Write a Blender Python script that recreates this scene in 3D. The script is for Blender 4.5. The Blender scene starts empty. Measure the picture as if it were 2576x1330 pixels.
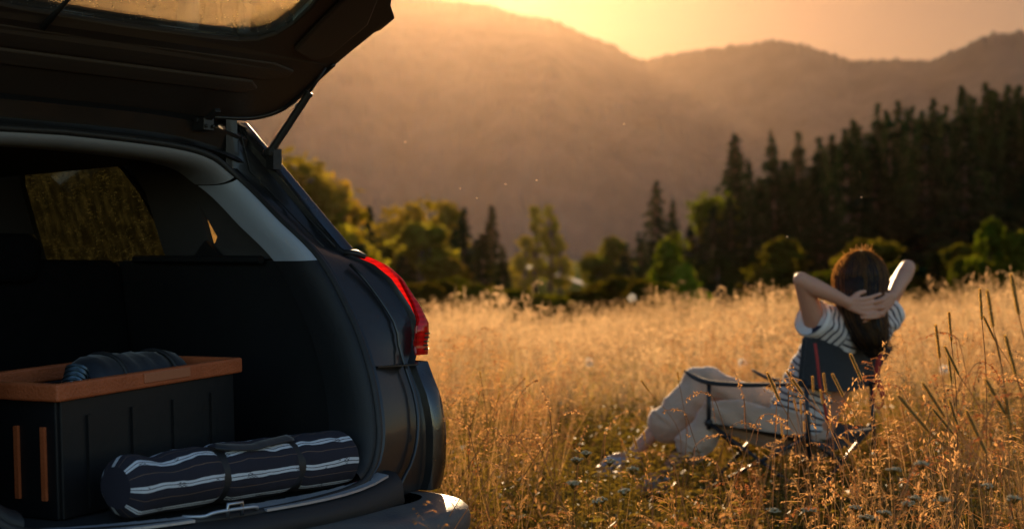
import bpy, bmesh, math, random
import numpy as np
from mathutils import Vector, Matrix, noise
from mathutils.geometry import tessellate_polygon
random.seed(7); np.random.seed(7)
R = math.radians
SC = bpy.context.scene; COL = SC.collection
FPX, VH, K = 1422.0, 278.0, 2576/1024.0       # focal length in pixels, horizon row, scale of the measuring grid
CAMZ = 1.2

# ------------------------------------------------------------------ camera
cd = bpy.data.cameras.new("camera"); cam = bpy.data.objects.new("camera", cd); COL.objects.link(cam)
cam.location = (0, 0, CAMZ); cam.rotation_euler = (R(90), 0, 0)
cd.sensor_width = 36; cd.lens = 50; cd.shift_y = (VH-264)/1024.0
cd.clip_start = 0.05; cd.clip_end = 9000
cd.dof.use_dof = True; cd.dof.focus_distance = 3.8; cd.dof.aperture_fstop = 3.0
SC.camera = cam

# ------------------------------------------------------------------ light
SUN_EL, SUN_AZ = R(13.8), R(-3.2)             # azimuth from +Y towards +X
w = bpy.data.worlds.new("World"); SC.world = w; w.use_nodes = True
nt = w.node_tree; bg = nt.nodes["Background"]
sky = nt.nodes.new("ShaderNodeTexSky"); sky.sky_type = 'NISHITA'; sky.sun_disc = False
sky.sun_elevation = SUN_EL; sky.sun_rotation = SUN_AZ
sky.air_density = 1.5; sky.dust_density = 0.2; sky.ozone_density = 1.5; sky.altitude = 600
tint = nt.nodes.new("ShaderNodeMix"); tint.data_type = 'RGBA'; tint.blend_type = 'MULTIPLY'
tint.inputs[0].default_value = 1.0; 
# evening colour of the sky: warm round the sun, bluer away from it
gn = nt.nodes.new('ShaderNodeTexCoord'); vd = nt.nodes.new('ShaderNodeVectorMath'); vd.operation = 'DOT_PRODUCT'
vd.inputs[1].default_value = (math.sin(SUN_AZ)*math.cos(SUN_EL), math.cos(SUN_AZ)*math.cos(SUN_EL), math.sin(SUN_EL)); nt.links.new(gn.outputs['Generated'], vd.inputs[0])
vr = nt.nodes.new('ShaderNodeMapRange'); vr.interpolation_type = 'SMOOTHSTEP'; vr.inputs[1].default_value = -.3; vr.inputs[2].default_value = 1.0; nt.links.new(vd.outputs['Value'], vr.inputs[0])
tw = nt.nodes.new('ShaderNodeMix'); tw.data_type = 'RGBA'; tw.inputs[6].default_value = (1.25, 1.4, 1.65, 1); tw.inputs[7].default_value = (.375, .195, .15, 1)
nt.links.new(vr.outputs[0], tw.inputs[0]); nt.links.new(tw.outputs[2], tint.inputs[7])
nt.links.new(sky.outputs[0], tint.inputs[6]); nt.links.new(tint.outputs[2], bg.inputs[0])
bg.inputs[1].default_value = 0.05
sl = bpy.data.lights.new("sun", 'SUN'); sl.energy = 5.0; sl.angle = R(0.6); sl.color = (1.0, 0.68, 0.38)
so = bpy.data.objects.new("sun", sl); COL.objects.link(so)
sd = Vector((math.sin(SUN_AZ)*math.cos(SUN_EL), math.cos(SUN_AZ)*math.cos(SUN_EL), math.sin(SUN_EL)))
so.rotation_euler = sd.to_track_quat('Z', 'Y').to_euler(); so.location = (0, 0, 60)
SC.view_settings.view_transform = 'Standard'; SC.view_settings.look = 'None'
SC.view_settings.exposure = 1.2; SC.view_settings.gamma = 1.0
SC.cycles.use_denoising = True
SC.cycles.max_bounces = 8; SC.cycles.diffuse_bounces = 3; SC.cycles.glossy_bounces = 3
SC.cycles.transmission_bounces = 6; SC.cycles.transparent_max_bounces = 12; SC.cycles.volume_bounces = 1
SC.cycles.caustics_reflective = False; SC.cycles.caustics_refractive = False

# ------------------------------------------------------------------ helpers
def px(x, y, D):
    """point at depth D seen at grid position x, y"""
    return Vector(((x/K-512)/FPX*D, D, CAMZ-(y/K-VH)/FPX*D))
def tag(o, label=None, cat=None, group=None, kind=None):
    for k, v in (('label', label), ('category', cat), ('group', group), ('kind', kind)):
        if v: o[k] = v
    return o
def empty(name, loc=(0,0,0), rz=0.0):
    o = bpy.data.objects.new(name, None); o.location = loc; o.rotation_euler = (0,0,rz)
    o.empty_display_size = 0.2; COL.objects.link(o); return o
class MB:
    def __init__(s): s.v = []; s.f = []; s.mi = []
    def add(s, vs, fs, mi=0):
        n = len(s.v); s.v += [tuple(p) for p in vs]; s.f += [tuple(i+n for i in f) for f in fs]; s.mi += [mi]*len(fs); return n
    def box(s, c, d, rot=None, mi=0):
        vs = [Vector((x*d[0]/2, y*d[1]/2, z*d[2]/2)) for x in (-1,1) for y in (-1,1) for z in (-1,1)]
        if rot is not None: vs = [rot @ p for p in vs]
        s.add([p+Vector(c) for p in vs], [(0,1,3,2),(4,6,7,5),(0,4,5,1),(2,3,7,6),(0,2,6,4),(1,5,7,3)], mi)
    def tube(s, pts, rad, n=8, mi=0, cap=True, sq=1.0, ref=None):
        pts = [Vector(p) for p in pts]; m = len(pts)
        if not hasattr(rad, '__len__'): rad = [rad]*m
        up = Vector(ref) if ref else None; base = len(s.v)
        for i, p in enumerate(pts):
            t = (pts[min(i+1, m-1)]-pts[max(i-1, 0)]).normalized()
            if up is None: up = Vector((0,0,1)) if abs(t.z) < .9 else Vector((1,0,0))
            a = (up - t*up.dot(t))
            if a.length < 1e-5: a = t.orthogonal()
            a.normalize(); b = t.cross(a)
            if not ref: up = a
            for k in range(n):
                th = 2*math.pi*k/n; s.v.append(tuple(p + a*(math.cos(th)*rad[i]*sq) + b*(math.sin(th)*rad[i])))
        for i in range(m-1):
            for k in range(n):
                s.f.append((base+i*n+k, base+i*n+(k+1)%n, base+(i+1)*n+(k+1)%n, base+(i+1)*n+k)); s.mi.append(mi)
        if cap and n > 2:
            s.f.append(tuple(base+k for k in range(n))[::-1]); s.mi.append(mi)
            s.f.append(tuple(base+(m-1)*n+k for k in range(n))); s.mi.append(mi)
    def ball(s, c, r, seg=12, rings=8, mi=0, rot=None):
        if not hasattr(r, '__len__'): r = (r, r, r)
        vs = []; fs = []
        for i in range(rings+1):
            ph = math.pi*i/rings
            for k in range(seg):
                th = 2*math.pi*k/seg; p = Vector((math.sin(ph)*math.cos(th)*r[0], math.sin(ph)*math.sin(th)*r[1], math.cos(ph)*r[2]))
                if rot is not None: p = rot @ p
                vs.append(p+Vector(c))
        for i in range(rings):
            for k in range(seg): fs.append((i*seg+k, (i+1)*seg+k, (i+1)*seg+(k+1)%seg, i*seg+(k+1)%seg))
        s.add(vs, fs, mi)
    def grid(s, rows, mi=0, close=False):
        nr, nc = len(rows), len(rows[0]); fs = []
        for i in range(nr-1):
            for k in range(nc-1 if not close else nc): fs.append((i*nc+k, i*nc+(k+1)%nc, (i+1)*nc+(k+1)%nc, (i+1)*nc+k))
        s.add([p for r in rows for p in r], fs, mi)
    def prism(s, outline, holes, fn, th, mi=0):
        """flat outline (2d) with holes, mapped to 3d by fn(u,v,w), thickness th"""
        loops = [outline]+list(holes); flat = [p for l in loops for p in l]; n = len(flat)
        tris = tessellate_polygon([[Vector((p[0], p[1], 0)) for p in l] for l in loops])
        vs = [fn(p[0], p[1], 0) for p in flat]+[fn(p[0], p[1], th) for p in flat]
        fs = [tuple(t) for t in tris]+[tuple(i+n for i in t[::-1]) for t in tris]; o = 0
        for l in loops:
            m = len(l)
            for k in range(m): fs.append((o+k, o+(k+1)%m, n+o+(k+1)%m, n+o+k))
            o += m
        s.add(vs, fs, mi)
    def build(s, name, mats, parent=None, smooth=False, link=True, auto=None):
        me = bpy.data.meshes.new(name); me.from_pydata(s.v, [], s.f)
        if not isinstance(mats, (list, tuple)): mats = [mats]
        for m in mats: me.materials.append(m)
        if len(mats) > 1: me.polygons.foreach_set('material_index', s.mi)
        if smooth or auto: me.polygons.foreach_set('use_smooth', [True]*len(me.polygons))
        bm = bmesh.new(); bm.from_mesh(me); bmesh.ops.recalc_face_normals(bm, faces=bm.faces)
        if auto:
            for e in bm.edges:
                if len(e.link_faces) == 2 and e.calc_face_angle(0) > R(auto): e.smooth = False
        bm.to_mesh(me); bm.free(); me.update()
        o = bpy.data.objects.new(name, me)
        if link: COL.objects.link(o)
        if parent: o.parent = parent
        return o
def bevel(o, wd=.006, seg=2, ang=35):
    m = o.modifiers.new('bevel', 'BEVEL'); m.width = wd; m.segments = seg; m.limit_method = 'ANGLE'; m.angle_limit = R(ang)
    return o
def spline(pts, n=8, closed=False):
    pts = [Vector(p) for p in pts]; out = []; m = len(pts)
    rng = range(m if closed else m-1)
    for i in rng:
        g = (lambda j: pts[j % m]) if closed else (lambda j: pts[max(0, min(m-1, j))])
        p0, p1, p2, p3 = g(i-1), g(i), g(i+1), g(i+2)
        for k in range(n):
            t = k/n; out.append(.5*((2*p1)+(p2-p0)*t+(2*p0-5*p1+4*p2-p3)*t*t+(3*p1-p0-3*p2+p3)*t**3))
    if not closed: out.append(pts[-1].copy())
    return out

def pm(name, c1, c2=None, scale=5, rough=.6, metal=0.0, bump=0.0, bscale=None, coat=0.0, detail=4, spec=.5, coord='Object', stretch=None, rvar=0.0, sheen=0, sss=0):
    m = bpy.data.materials.new(name); m.use_nodes = True; n = m.node_tree.nodes; L = m.node_tree.links
    b = n['Principled BSDF']; b.inputs['Base Color'].default_value = (*c1, 1); b.inputs['Roughness'].default_value = rough
    b.inputs['Metallic'].default_value = metal; b.inputs['Coat Weight'].default_value = coat; b.inputs['Coat Roughness'].default_value = .05
    b.inputs['Specular IOR Level'].default_value = spec
    if sheen: b.inputs['Sheen Weight'].default_value = sheen
    if sss: b.inputs['Subsurface Weight'].default_value = sss; b.inputs['Subsurface Radius'].default_value = (.02, .008, .004)
    tc = n.new('ShaderNodeTexCoord'); out = tc.outputs[coord]
    if stretch:
        mp = n.new('ShaderNodeMapping'); mp.inputs['Scale'].default_value = stretch; L.new(out, mp.inputs[0]); out = mp.outputs[0]
    if c2 or rvar:
        t = n.new('ShaderNodeTexNoise'); t.inputs['Scale'].default_value = scale; t.inputs['Detail'].default_value = detail; L.new(out, t.inputs[0])
        rr = n.new('ShaderNodeMapRange'); rr.inputs[1].default_value = .3; rr.inputs[2].default_value = .7; L.new(t.outputs[0], rr.inputs[0])
        if c2:
            mx = n.new('ShaderNodeMix'); mx.data_type = 'RGBA'; mx.inputs[6].default_value = (*c1, 1); mx.inputs[7].default_value = (*c2, 1)
            L.new(rr.outputs[0], mx.inputs[0]); L.new(mx.outputs[2], b.inputs['Base Color'])
        if rvar:
            r2 = n.new('ShaderNodeMapRange'); r2.inputs[3].default_value = rough-rvar; r2.inputs[4].default_value = rough+rvar
            L.new(rr.outputs[0], r2.inputs[0]); L.new(r2.outputs[0], b.inputs['Roughness'])
    if bump:
        t = n.new('ShaderNodeTexNoise'); t.inputs['Scale'].default_value = bscale or scale*4; t.inputs['Detail'].default_value = 6; L.new(out, t.inputs[0])
        bp = n.new('ShaderNodeBump'); bp.inputs['Strength'].default_value = bump; bp.inputs['Distance'].default_value = .01
        L.new(t.outputs[0], bp.inputs['Height']); L.new(bp.outputs[0], b.inputs['Normal'])
    return m
def leafmat(name, c1, c2, trans=.5, rough=.6, objcol=False, tcol=None, scale=.6):
    """thin leaf: diffuse + translucent, colour varied per instance and by a noise in space"""
    m = bpy.data.materials.new(name); m.use_nodes = True; n = m.node_tree.nodes; L = m.node_tree.links; n.clear()
    out = n.new('ShaderNodeOutputMaterial'); d = n.new('ShaderNodeBsdfPrincipled'); tr = n.new('ShaderNodeBsdfTranslucent'); mx = n.new('ShaderNodeMixShader')
    oi = n.new('ShaderNodeObjectInfo'); gm = n.new('ShaderNodeNewGeometry'); t = n.new('ShaderNodeTexNoise'); t.inputs['Scale'].default_value = scale; L.new(gm.outputs['Position'], t.inputs[0])
    ad = n.new('ShaderNodeMath'); ad.operation = 'ADD'; L.new(oi.outputs['Random'], ad.inputs[0]); L.new(t.outputs[0], ad.inputs[1])
    a2 = n.new('ShaderNodeMath'); a2.operation = 'MULTIPLY_ADD'; a2.inputs[1].default_value = .8; a2.inputs[2].default_value = -.3; a2.use_clamp = True; L.new(ad.outputs[0], a2.inputs[0])
    c = n.new('ShaderNodeMix'); c.data_type = 'RGBA'; c.inputs[6].default_value = (*c1, 1); c.inputs[7].default_value = (*c2, 1); L.new(a2.outputs[0], c.inputs[0])
    col = c.outputs[2]
    if objcol:
        q = n.new('ShaderNodeMix'); q.data_type = 'RGBA'; q.blend_type = 'MULTIPLY'; q.inputs[0].default_value = 1; L.new(col, q.inputs[6]); L.new(oi.outputs['Color'], q.inputs[7]); col = q.outputs[2]
    d.inputs['Roughness'].default_value = rough; d.inputs['Specular IOR Level'].default_value = 0.0 if objcol else .05; L.new(col, d.inputs['Base Color'])
    if tcol:
        q = n.new('ShaderNodeMix'); q.data_type = 'RGBA'; q.blend_type = 'MULTIPLY'; q.inputs[0].default_value = 1; L.new(col, q.inputs[6]); q.inputs[7].default_value = (*tcol, 1); L.new(q.outputs[2], tr.inputs[0])
    else: L.new(col, tr.inputs[0])
    mx.inputs[0].default_value = trans; L.new(d.outputs[0], mx.inputs[1]); L.new(tr.outputs[0], mx.inputs[2]); L.new(mx.outputs[0], out.inputs[0])
    return m

# ------------------------------------------------------------------ terrain
def sm(a, b, t):
    t = np.clip((t-a)/(b-a), 0, 1); return t*t*(3-2*t)
def H(x, y):
    x = np.asarray(x, float); y = np.asarray(y, float)
    near = .22*sm(3.2, 6.4, y) + .028*np.clip(x-.3, -4, 40)*sm(5, 14, y) - .12*sm(9, 22, y)*(1-sm(2, 8, x)) + .03*np.sin(x*.9+1)*np.sin(y*.7)*sm(4, 9, y)
    z = near - (6.5+near)*sm(24, 62, y)
    z = z + 10.5*sm(140, 235, y)
    z = z + (5.5*sm(10, 60, x))*sm(70, 130, y)*(1-sm(180, 240, y))
    return z
ys = np.concatenate([np.linspace(-60, 0, 12), np.linspace(.5, 30, 70), np.linspace(31, 260, 90), np.linspace(270, 2200, 22)])
xs = np.concatenate([np.linspace(-2400, -450, 10), np.linspace(-420, -32, 40), np.linspace(-30, 40, 110), np.linspace(43, 420, 44), np.linspace(450, 1800, 10)])
X, Y = np.meshgrid(xs, ys); Z = H(X, Y)
mb = MB(); mb.grid([[ (X[i,j], Y[i,j], Z[i,j]) for j in range(X.shape[1])] for i in range(X.shape[0])])
M_ground = pm('meadow_soil', (.035,.030,.014), (.05,.045,.018), 1.2, .95, bump=.5, bscale=14, spec=0)
def green_far(m):
    n = m.node_tree.nodes; L = m.node_tree.links; b = n['Principled BSDF']; g = n.new('ShaderNodeNewGeometry'); s = n.new('ShaderNodeSeparateXYZ'); L.new(g.outputs[0], s.inputs[0])
    r = n.new('ShaderNodeMapRange'); r.inputs[1].default_value = 28; r.inputs[2].default_value = 60; L.new(s.outputs[1], r.inputs[0])
    t = n.new('ShaderNodeTexNoise'); t.inputs['Scale'].default_value = .06; t.inputs['Detail'].default_value = 6; L.new(g.outputs[0], t.inputs[0])
    c = n.new('ShaderNodeValToRGB'); c.color_ramp.elements[0].position = .35; c.color_ramp.elements[0].color = (.05,.075,.018,1); c.color_ramp.elements[1].position = .62; c.color_ramp.elements[1].color = (.13,.13,.03,1); L.new(t.outputs[0], c.inputs[0])
    q = n.new('ShaderNodeMix'); q.data_type = 'RGBA'; src = b.inputs['Base Color'].links[0].from_socket
    L.new(r.outputs[0], q.inputs[0]); L.new(src, q.inputs[6]); L.new(c.outputs[0], q.inputs[7]); L.new(q.outputs[2], b.inputs['Base Color'])
green_far(M_ground)
tag(mb.build('ground', M_ground, smooth=True), 'meadow ground sloping down into the valley', kind='structure')

# mountains: one sheet per ridge, its crest given as (grid x, grid y) at a distance
def ridge(name, crest, D0, D1, z0, amp, seed, mat, label):
    cx = [c[0] for c in crest]; cy = [c[1] for c in crest]
    D00, D11 = D0, D1
    U = np.concatenate([np.linspace(cx[0], 300, 90), np.linspace(310, 2620, 520), np.linspace(2640, cx[-1], 60)]); V = np.interp(U, cx, cy); V = np.convolve(np.pad(V, 5, 'edge'), np.ones(11)/11, 'valid')
    T = np.concatenate([np.linspace(0, 1, 110), [1.05, 1.15, 1.3]]); rows = []
    for t in T:
        row = []
        for u, v in zip(U, V):
            az = (u/K-512)/FPX; q_ = float(sm(1200, 3400, u)); D1 = D11*(1-.30*q_); D0 = D1-max(160, (CAMZ+(VH-v/K)/FPX*D1-z0)/math.tan(R(25)))
            tt = min(t, 1.0); D = D0+(D1-D0)*t
            zc_ = CAMZ+(VH-v/K)/FPX*D1
            prof = tt**1.25
            sp = noise.fractal(Vector((az*7+seed, tt*1.1, seed*.3)), 1.0, 2.0, 4)*amp*math.sin(math.pi*min(tt, .97))**1.0
            rf = noise.fractal(Vector((az*110, tt*26, seed)), .7, 2.1, 4)*D1*.0026
            tr = (abs(noise.noise(Vector((az*170, tt*3, seed))))+abs(noise.noise(Vector((az*520, tt*5, seed+4))))*.6)*D1*.0042*float(sm(.93, .99, tt))
            z = z0+(zc_-z0)*prof+sp+rf*math.sin(math.pi*min(tt, .93)+.12)+tr
            if t > 1: z = zc_-(t-1)*(zc_-z0)*1.6
            row.append((az*D, D, z))
        rows.append(row)
    m = MB(); m.grid(rows)
    return tag(m.build(name, mat, smooth=True), label, kind='structure')
M_forest = pm('mountain_forest', (.034,.050,.060), (.060,.076,.080), .02, .95, bump=1.0, bscale=.12, detail=8, spec=.1)  # haze over the slopes put into the forest colour as a bluish cast
sky_c = [(-2600,60),(-1500,150),(-700,60),(-200,110),(200,150),(440,120),(540,88),(660,42),(790,2),(900,-25),(1000,-12),(1075,2),(1130,6),(1190,14),(1240,22),(1290,42),(1350,54),(1400,64),(1450,90),(1500,107),(1560,132),(1610,160),
 (1640,152),(1700,140),(1780,125),(1870,108),(1950,100),(2000,112),(2050,125),(2100,140),(2150,155),(2200,155),(2250,150),(2320,158),(2375,140),(2430,113),(2500,84),(2576,82),(2700,60),(2900,30),(3300,-40),(4600,60)]
ridge('mountain', sky_c, 1000, 2100, 3, 62, 1.7, M_forest, 'long wooded mountain across the valley under the evening sun')

# the air
mb = MB(); mb.box((0, 1700, 410), (9000, 3600, 850))
hz = mb.build('haze', []); tag(hz, 'evening haze in the valley air', kind='stuff')
hm = bpy.data.materials.new('haze_air'); hm.use_nodes = True; n = hm.node_tree.nodes; n.clear()
ho = n.new('ShaderNodeOutputMaterial'); hv = n.new('ShaderNodeVolumePrincipled')
hv.inputs['Color'].default_value = (.97, .68, .45, 1); hv.inputs['Density'].default_value = .0000185; hv.inputs['Anisotropy'].default_value = .81
hm.node_tree.links.new(hv.outputs[0], ho.inputs[1]); hz.data.materials.append(hm)

# ------------------------------------------------------------------ trees
def conifer_mesh(seed, bare=.15, wid=.2, dens=1.3):
    r = random.Random(seed); t = MB(); c = MB(); h = 10.0
    t.tube([(0,0,-.6),(.02,.03,h*.5),(0,0,h*.97)], [.17,.1,.015], 7)
    lv = int(34*dens)
    for i in range(lv):
        f = (i+r.random()*.6)/lv; zl = h*(bare+(1-bare)*f)**.97; Rr = h*wid*(1-f)**.92*(.93+.12*r.random())+.06
        if f < .1: Rr *= .8
        nb = int(9+5*(1-f)); a0 = r.random()*6.28
        for k in range(nb):
            if r.random() < .13: continue
            a = a0+k*6.283/nb+r.uniform(-.2,.2); L_ = Rr*r.choice((r.uniform(.6,.95), r.uniform(.85,1.28))); d = Vector((math.cos(a), math.sin(a), 0)); s = Vector((-d.y, d.x, 0)); z = zl+r.uniform(-.26,.26)
            droop = -.28-.25*(1-f); tip = .12
            ns = max(2, int(L_/.28))
            t.tube([(0,0,z), d*L_*.6+Vector((0,0,z+droop*L_*.5))], [.018,.008], 3, cap=False)
            for q in range(ns):
                g = (q+.7)/ns; p = d*L_*g+Vector((0,0,z+droop*L_*g+tip*L_*g*g))
                for e in range(4):
                    o = p+(s*r.uniform(-.18,.18)*(1.2-g*.6)*(1+L_*.4)+Vector((0,0,r.uniform(-.26,.06))))*(1-.6*f); sz = r.uniform(.13,.24)*(1-.45*f)
                    u = (d*r.uniform(.5,1)+s*r.uniform(-.8,.8)+Vector((0,0,r.uniform(-.5,.1)))).normalized()*sz*1.5
                    v = u.cross(Vector((r.gauss(0,1), r.gauss(0,1), r.gauss(0,.4)))).normalized()*sz*.5
                    c.add([o-u*.4-v, o-u*.4+v, o+u], [(0,1,2)])
    return t, c
def broad_mesh(seed, ell=(2.6, 2.6, 3.2), zc_=6.2, lobes=26, per=110, leaf=.26, pointy=0.0):
    r = random.Random(seed); t = MB(); c = MB()
    t.tube([(0,0,-.6),(.1,0,2),(-.05,.1,4.5),(0,0,zc_+ell[2]*.6)], [.26,.2,.14,.03], 8)
    for i in range(lobes):
        a = r.random()*6.283; u = r.uniform(-.95,1); rr = math.sqrt(max(0, 1-u*u))*r.uniform(.35,.85)
        w_ = 1-pointy*max(0, (u+1)/2)
        ctr = Vector((math.cos(a)*rr*ell[0]*w_, math.sin(a)*rr*ell[1]*w_, zc_+u*ell[2]*.86)); R_ = r.uniform(.55,1.1)*ell[0]/2.6*(w_*.6+.4)
        t.tube([(0,0,zc_-ell[2]*.7+(u+1)*.5*ell[2]*.6), ctr*.5+Vector((0,0,ctr.z*.5-.3)), ctr], [.07,.05,.015], 4, cap=False)
        for k in range(per):
            d = Vector((r.gauss(0,1), r.gauss(0,1), r.gauss(0,1))).normalized(); p = ctr+d*R_*r.uniform(.55,1.12)*Vector((1,1,.8)).length/1.62
            n_ = (d+Vector((r.uniform(-.8,.8), r.uniform(-.8,.8), r.uniform(-.8,.8)))).normalized(); u_ = n_.orthogonal().normalized(); v_ = n_.cross(u_)
            th = r.random()*6.28; e1 = (u_*math.cos(th)+v_*math.sin(th))*leaf*r.uniform(.5,1); e2 = n_.cross(e1)*.6
            c.add([p-e1, p+e2, p+e1, p-e2], [(0,1,2,3)])
    return t, c
M_bark = pm('bark', (.06,.045,.03), (.10,.08,.055), 9, .9, bump=.6)
M_needle = leafmat('conifer_needles', (.009,.024,.012), (.020,.036,.014), .18, objcol=True, tcol=(1.4,1.5,.7), scale=.15)
M_leaf = leafmat('broad_leaves', (.075,.095,.012), (.135,.115,.018), .5, objcol=True, tcol=(1.8,1.5,.7), scale=.15)
TM = {}
def tmpl(key, tc, mat):
    t, c = tc; a = t.build('trunk', M_bark, link=False, smooth=True).data; b = c.build('crown', mat, link=False).data
    top = max(v[2] for v in c.v); TM.setdefault(key, []).append((a, b, top))
for s in range(4): tmpl('spruce', conifer_mesh(s, .05, .19+.02*s, 1.25), M_needle)
for s in range(3): tmpl('pine', conifer_mesh(20+s, .16, .25, 1.0), M_needle)
for s in range(3): tmpl('round', broad_mesh(40+s), M_leaf)
for s in range(2): tmpl('cone', broad_mesh(50+s, (2.4,2.4,3.8), 4.6, 34, 90, .24, .75), M_leaf)
for s in range(2): tmpl('poplar', broad_mesh(60+s, (1.3,1.3,4.2), 5.0, 30, 90, .22, .35), M_leaf)
NAMES = {'spruce': ('spruce_tree','spruce'), 'pine': ('pine_tree','pine'), 'round': ('broadleaf_tree','tree'), 'cone': ('young_tree','tree'), 'poplar': ('poplar_tree','poplar')}
rt = random.Random(3)
def tree(kind, x, ytop, D, wscale, col, label, group=None, zb=None):
    a, b, top = TM[kind][rt.randrange(len(TM[kind]))]
    P = px(x, ytop, D); base = float(H(P.x, D)) if zb is None else zb
    s = (P.z-base)/top; nm, cat = NAMES[kind]
    r = empty(nm, (P.x, D, base), rt.random()*6.28); r.scale = (s*wscale, s*wscale, s)
    tag(r, label, cat, group)
    for nme, me in (('trunk', a), ('crown', b)):
        o = bpy.data.objects.new(nme, me); COL.objects.link(o); o.parent = r; o.color = (*col, 1)
    return r
G1 = 'trees standing beyond the meadow'
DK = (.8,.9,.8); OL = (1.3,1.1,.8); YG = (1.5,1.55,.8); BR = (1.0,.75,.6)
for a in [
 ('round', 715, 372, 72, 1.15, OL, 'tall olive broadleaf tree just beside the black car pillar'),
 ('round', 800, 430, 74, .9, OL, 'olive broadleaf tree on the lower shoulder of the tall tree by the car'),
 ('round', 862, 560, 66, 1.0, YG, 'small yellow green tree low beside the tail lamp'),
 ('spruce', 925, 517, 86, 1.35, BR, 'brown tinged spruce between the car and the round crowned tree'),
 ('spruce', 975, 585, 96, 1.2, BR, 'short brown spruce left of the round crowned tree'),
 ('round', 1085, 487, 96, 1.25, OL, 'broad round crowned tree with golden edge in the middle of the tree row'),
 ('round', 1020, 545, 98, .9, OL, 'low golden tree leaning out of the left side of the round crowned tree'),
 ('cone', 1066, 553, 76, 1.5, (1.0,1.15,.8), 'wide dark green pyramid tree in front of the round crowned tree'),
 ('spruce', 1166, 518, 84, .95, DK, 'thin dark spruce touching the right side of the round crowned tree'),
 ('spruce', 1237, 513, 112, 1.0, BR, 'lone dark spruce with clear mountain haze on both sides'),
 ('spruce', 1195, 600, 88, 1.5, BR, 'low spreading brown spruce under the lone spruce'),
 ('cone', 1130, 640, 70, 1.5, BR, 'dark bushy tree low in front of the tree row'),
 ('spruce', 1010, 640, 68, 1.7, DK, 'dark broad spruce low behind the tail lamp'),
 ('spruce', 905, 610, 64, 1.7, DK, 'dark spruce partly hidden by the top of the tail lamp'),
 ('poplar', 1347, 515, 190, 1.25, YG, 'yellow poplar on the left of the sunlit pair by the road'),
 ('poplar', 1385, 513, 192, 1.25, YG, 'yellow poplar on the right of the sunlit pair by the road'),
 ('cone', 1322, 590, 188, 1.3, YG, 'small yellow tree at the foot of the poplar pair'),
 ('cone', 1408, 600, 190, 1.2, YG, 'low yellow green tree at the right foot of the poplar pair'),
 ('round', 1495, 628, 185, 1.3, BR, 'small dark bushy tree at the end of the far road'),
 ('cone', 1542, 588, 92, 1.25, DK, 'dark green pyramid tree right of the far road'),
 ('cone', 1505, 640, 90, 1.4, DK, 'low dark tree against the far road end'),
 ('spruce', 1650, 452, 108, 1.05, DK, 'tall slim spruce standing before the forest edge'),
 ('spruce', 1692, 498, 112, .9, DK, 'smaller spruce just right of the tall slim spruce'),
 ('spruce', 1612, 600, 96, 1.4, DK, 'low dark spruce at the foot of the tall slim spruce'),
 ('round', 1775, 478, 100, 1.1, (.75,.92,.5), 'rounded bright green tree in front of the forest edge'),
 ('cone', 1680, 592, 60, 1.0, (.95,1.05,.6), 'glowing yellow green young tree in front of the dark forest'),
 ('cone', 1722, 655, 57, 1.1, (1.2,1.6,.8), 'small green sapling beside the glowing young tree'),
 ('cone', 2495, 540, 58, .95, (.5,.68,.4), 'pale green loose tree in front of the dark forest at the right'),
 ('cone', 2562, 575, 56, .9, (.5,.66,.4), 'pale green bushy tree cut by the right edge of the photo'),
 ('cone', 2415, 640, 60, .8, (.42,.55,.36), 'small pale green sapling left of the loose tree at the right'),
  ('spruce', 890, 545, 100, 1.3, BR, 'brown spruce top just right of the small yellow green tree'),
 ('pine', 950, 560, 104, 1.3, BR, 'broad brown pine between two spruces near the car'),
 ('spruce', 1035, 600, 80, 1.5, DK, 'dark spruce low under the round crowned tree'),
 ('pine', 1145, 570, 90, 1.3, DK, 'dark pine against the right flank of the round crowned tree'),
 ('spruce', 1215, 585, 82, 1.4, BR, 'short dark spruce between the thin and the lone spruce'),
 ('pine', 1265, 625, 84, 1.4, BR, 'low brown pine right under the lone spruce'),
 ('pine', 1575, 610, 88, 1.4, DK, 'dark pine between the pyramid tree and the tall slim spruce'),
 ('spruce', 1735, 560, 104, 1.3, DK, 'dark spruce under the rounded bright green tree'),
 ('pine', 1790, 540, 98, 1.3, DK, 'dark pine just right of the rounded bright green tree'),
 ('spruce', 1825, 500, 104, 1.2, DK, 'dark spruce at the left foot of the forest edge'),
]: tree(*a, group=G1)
for x, y, D in [(1105,700,52),(1150,690,56),(1195,705,50),(1240,712,54),(1285,722,50),(1330,728,52),(1380,735,50),(1430,738,54),(1475,722,52),(1520,700,56),(1570,690,54),(1615,700,50),(1650,705,54),(1060,705,50),(960,690,54)]:
    tree('cone', x, y, D, 1.7, rt.choice([(.4,.45,.32),(.55,.6,.38),(.4,.36,.28)]), 'low green bush just beyond the far edge of the meadow', 'bushes behind the meadow edge')
G2 = 'conifers of the dark forest edge'
tops = [(1848,333,'spruce',.95,132),(1882,395,'spruce',.9,140),(1940,322,'spruce',.75,136),(1908,440,'pine',.9,128),(2008,328,'pine',.85,140),(1975,400,'spruce',1,134),
 (2060,342,'pine',.85,137),(2092,336,'spruce',.8,142),(2125,322,'pine',.8,138),(2147,297,'spruce',.8,140),(2180,330,'pine',.8,133),(2208,257,'pine',.75,143),(2238,290,'spruce',.8,138),
 (2260,250,'spruce',.75,146),(2292,262,'pine',.8,140),(2320,275,'spruce',.8,134),(2347,243,'spruce',.75,142),(2380,262,'pine',.8,138),(2420,213,'spruce',.75,146),(2450,238,'pine',.8,140),
 (2480,203,'spruce',.75,144),(2508,225,'pine',.8,150),(2535,210,'spruce',.8,141),(2565,212,'pine',.8,147),(2600,200,'spruce',.8,144),(2640,215,'pine',.8,140),(2690,200,'spruce',.8,146)]
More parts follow.
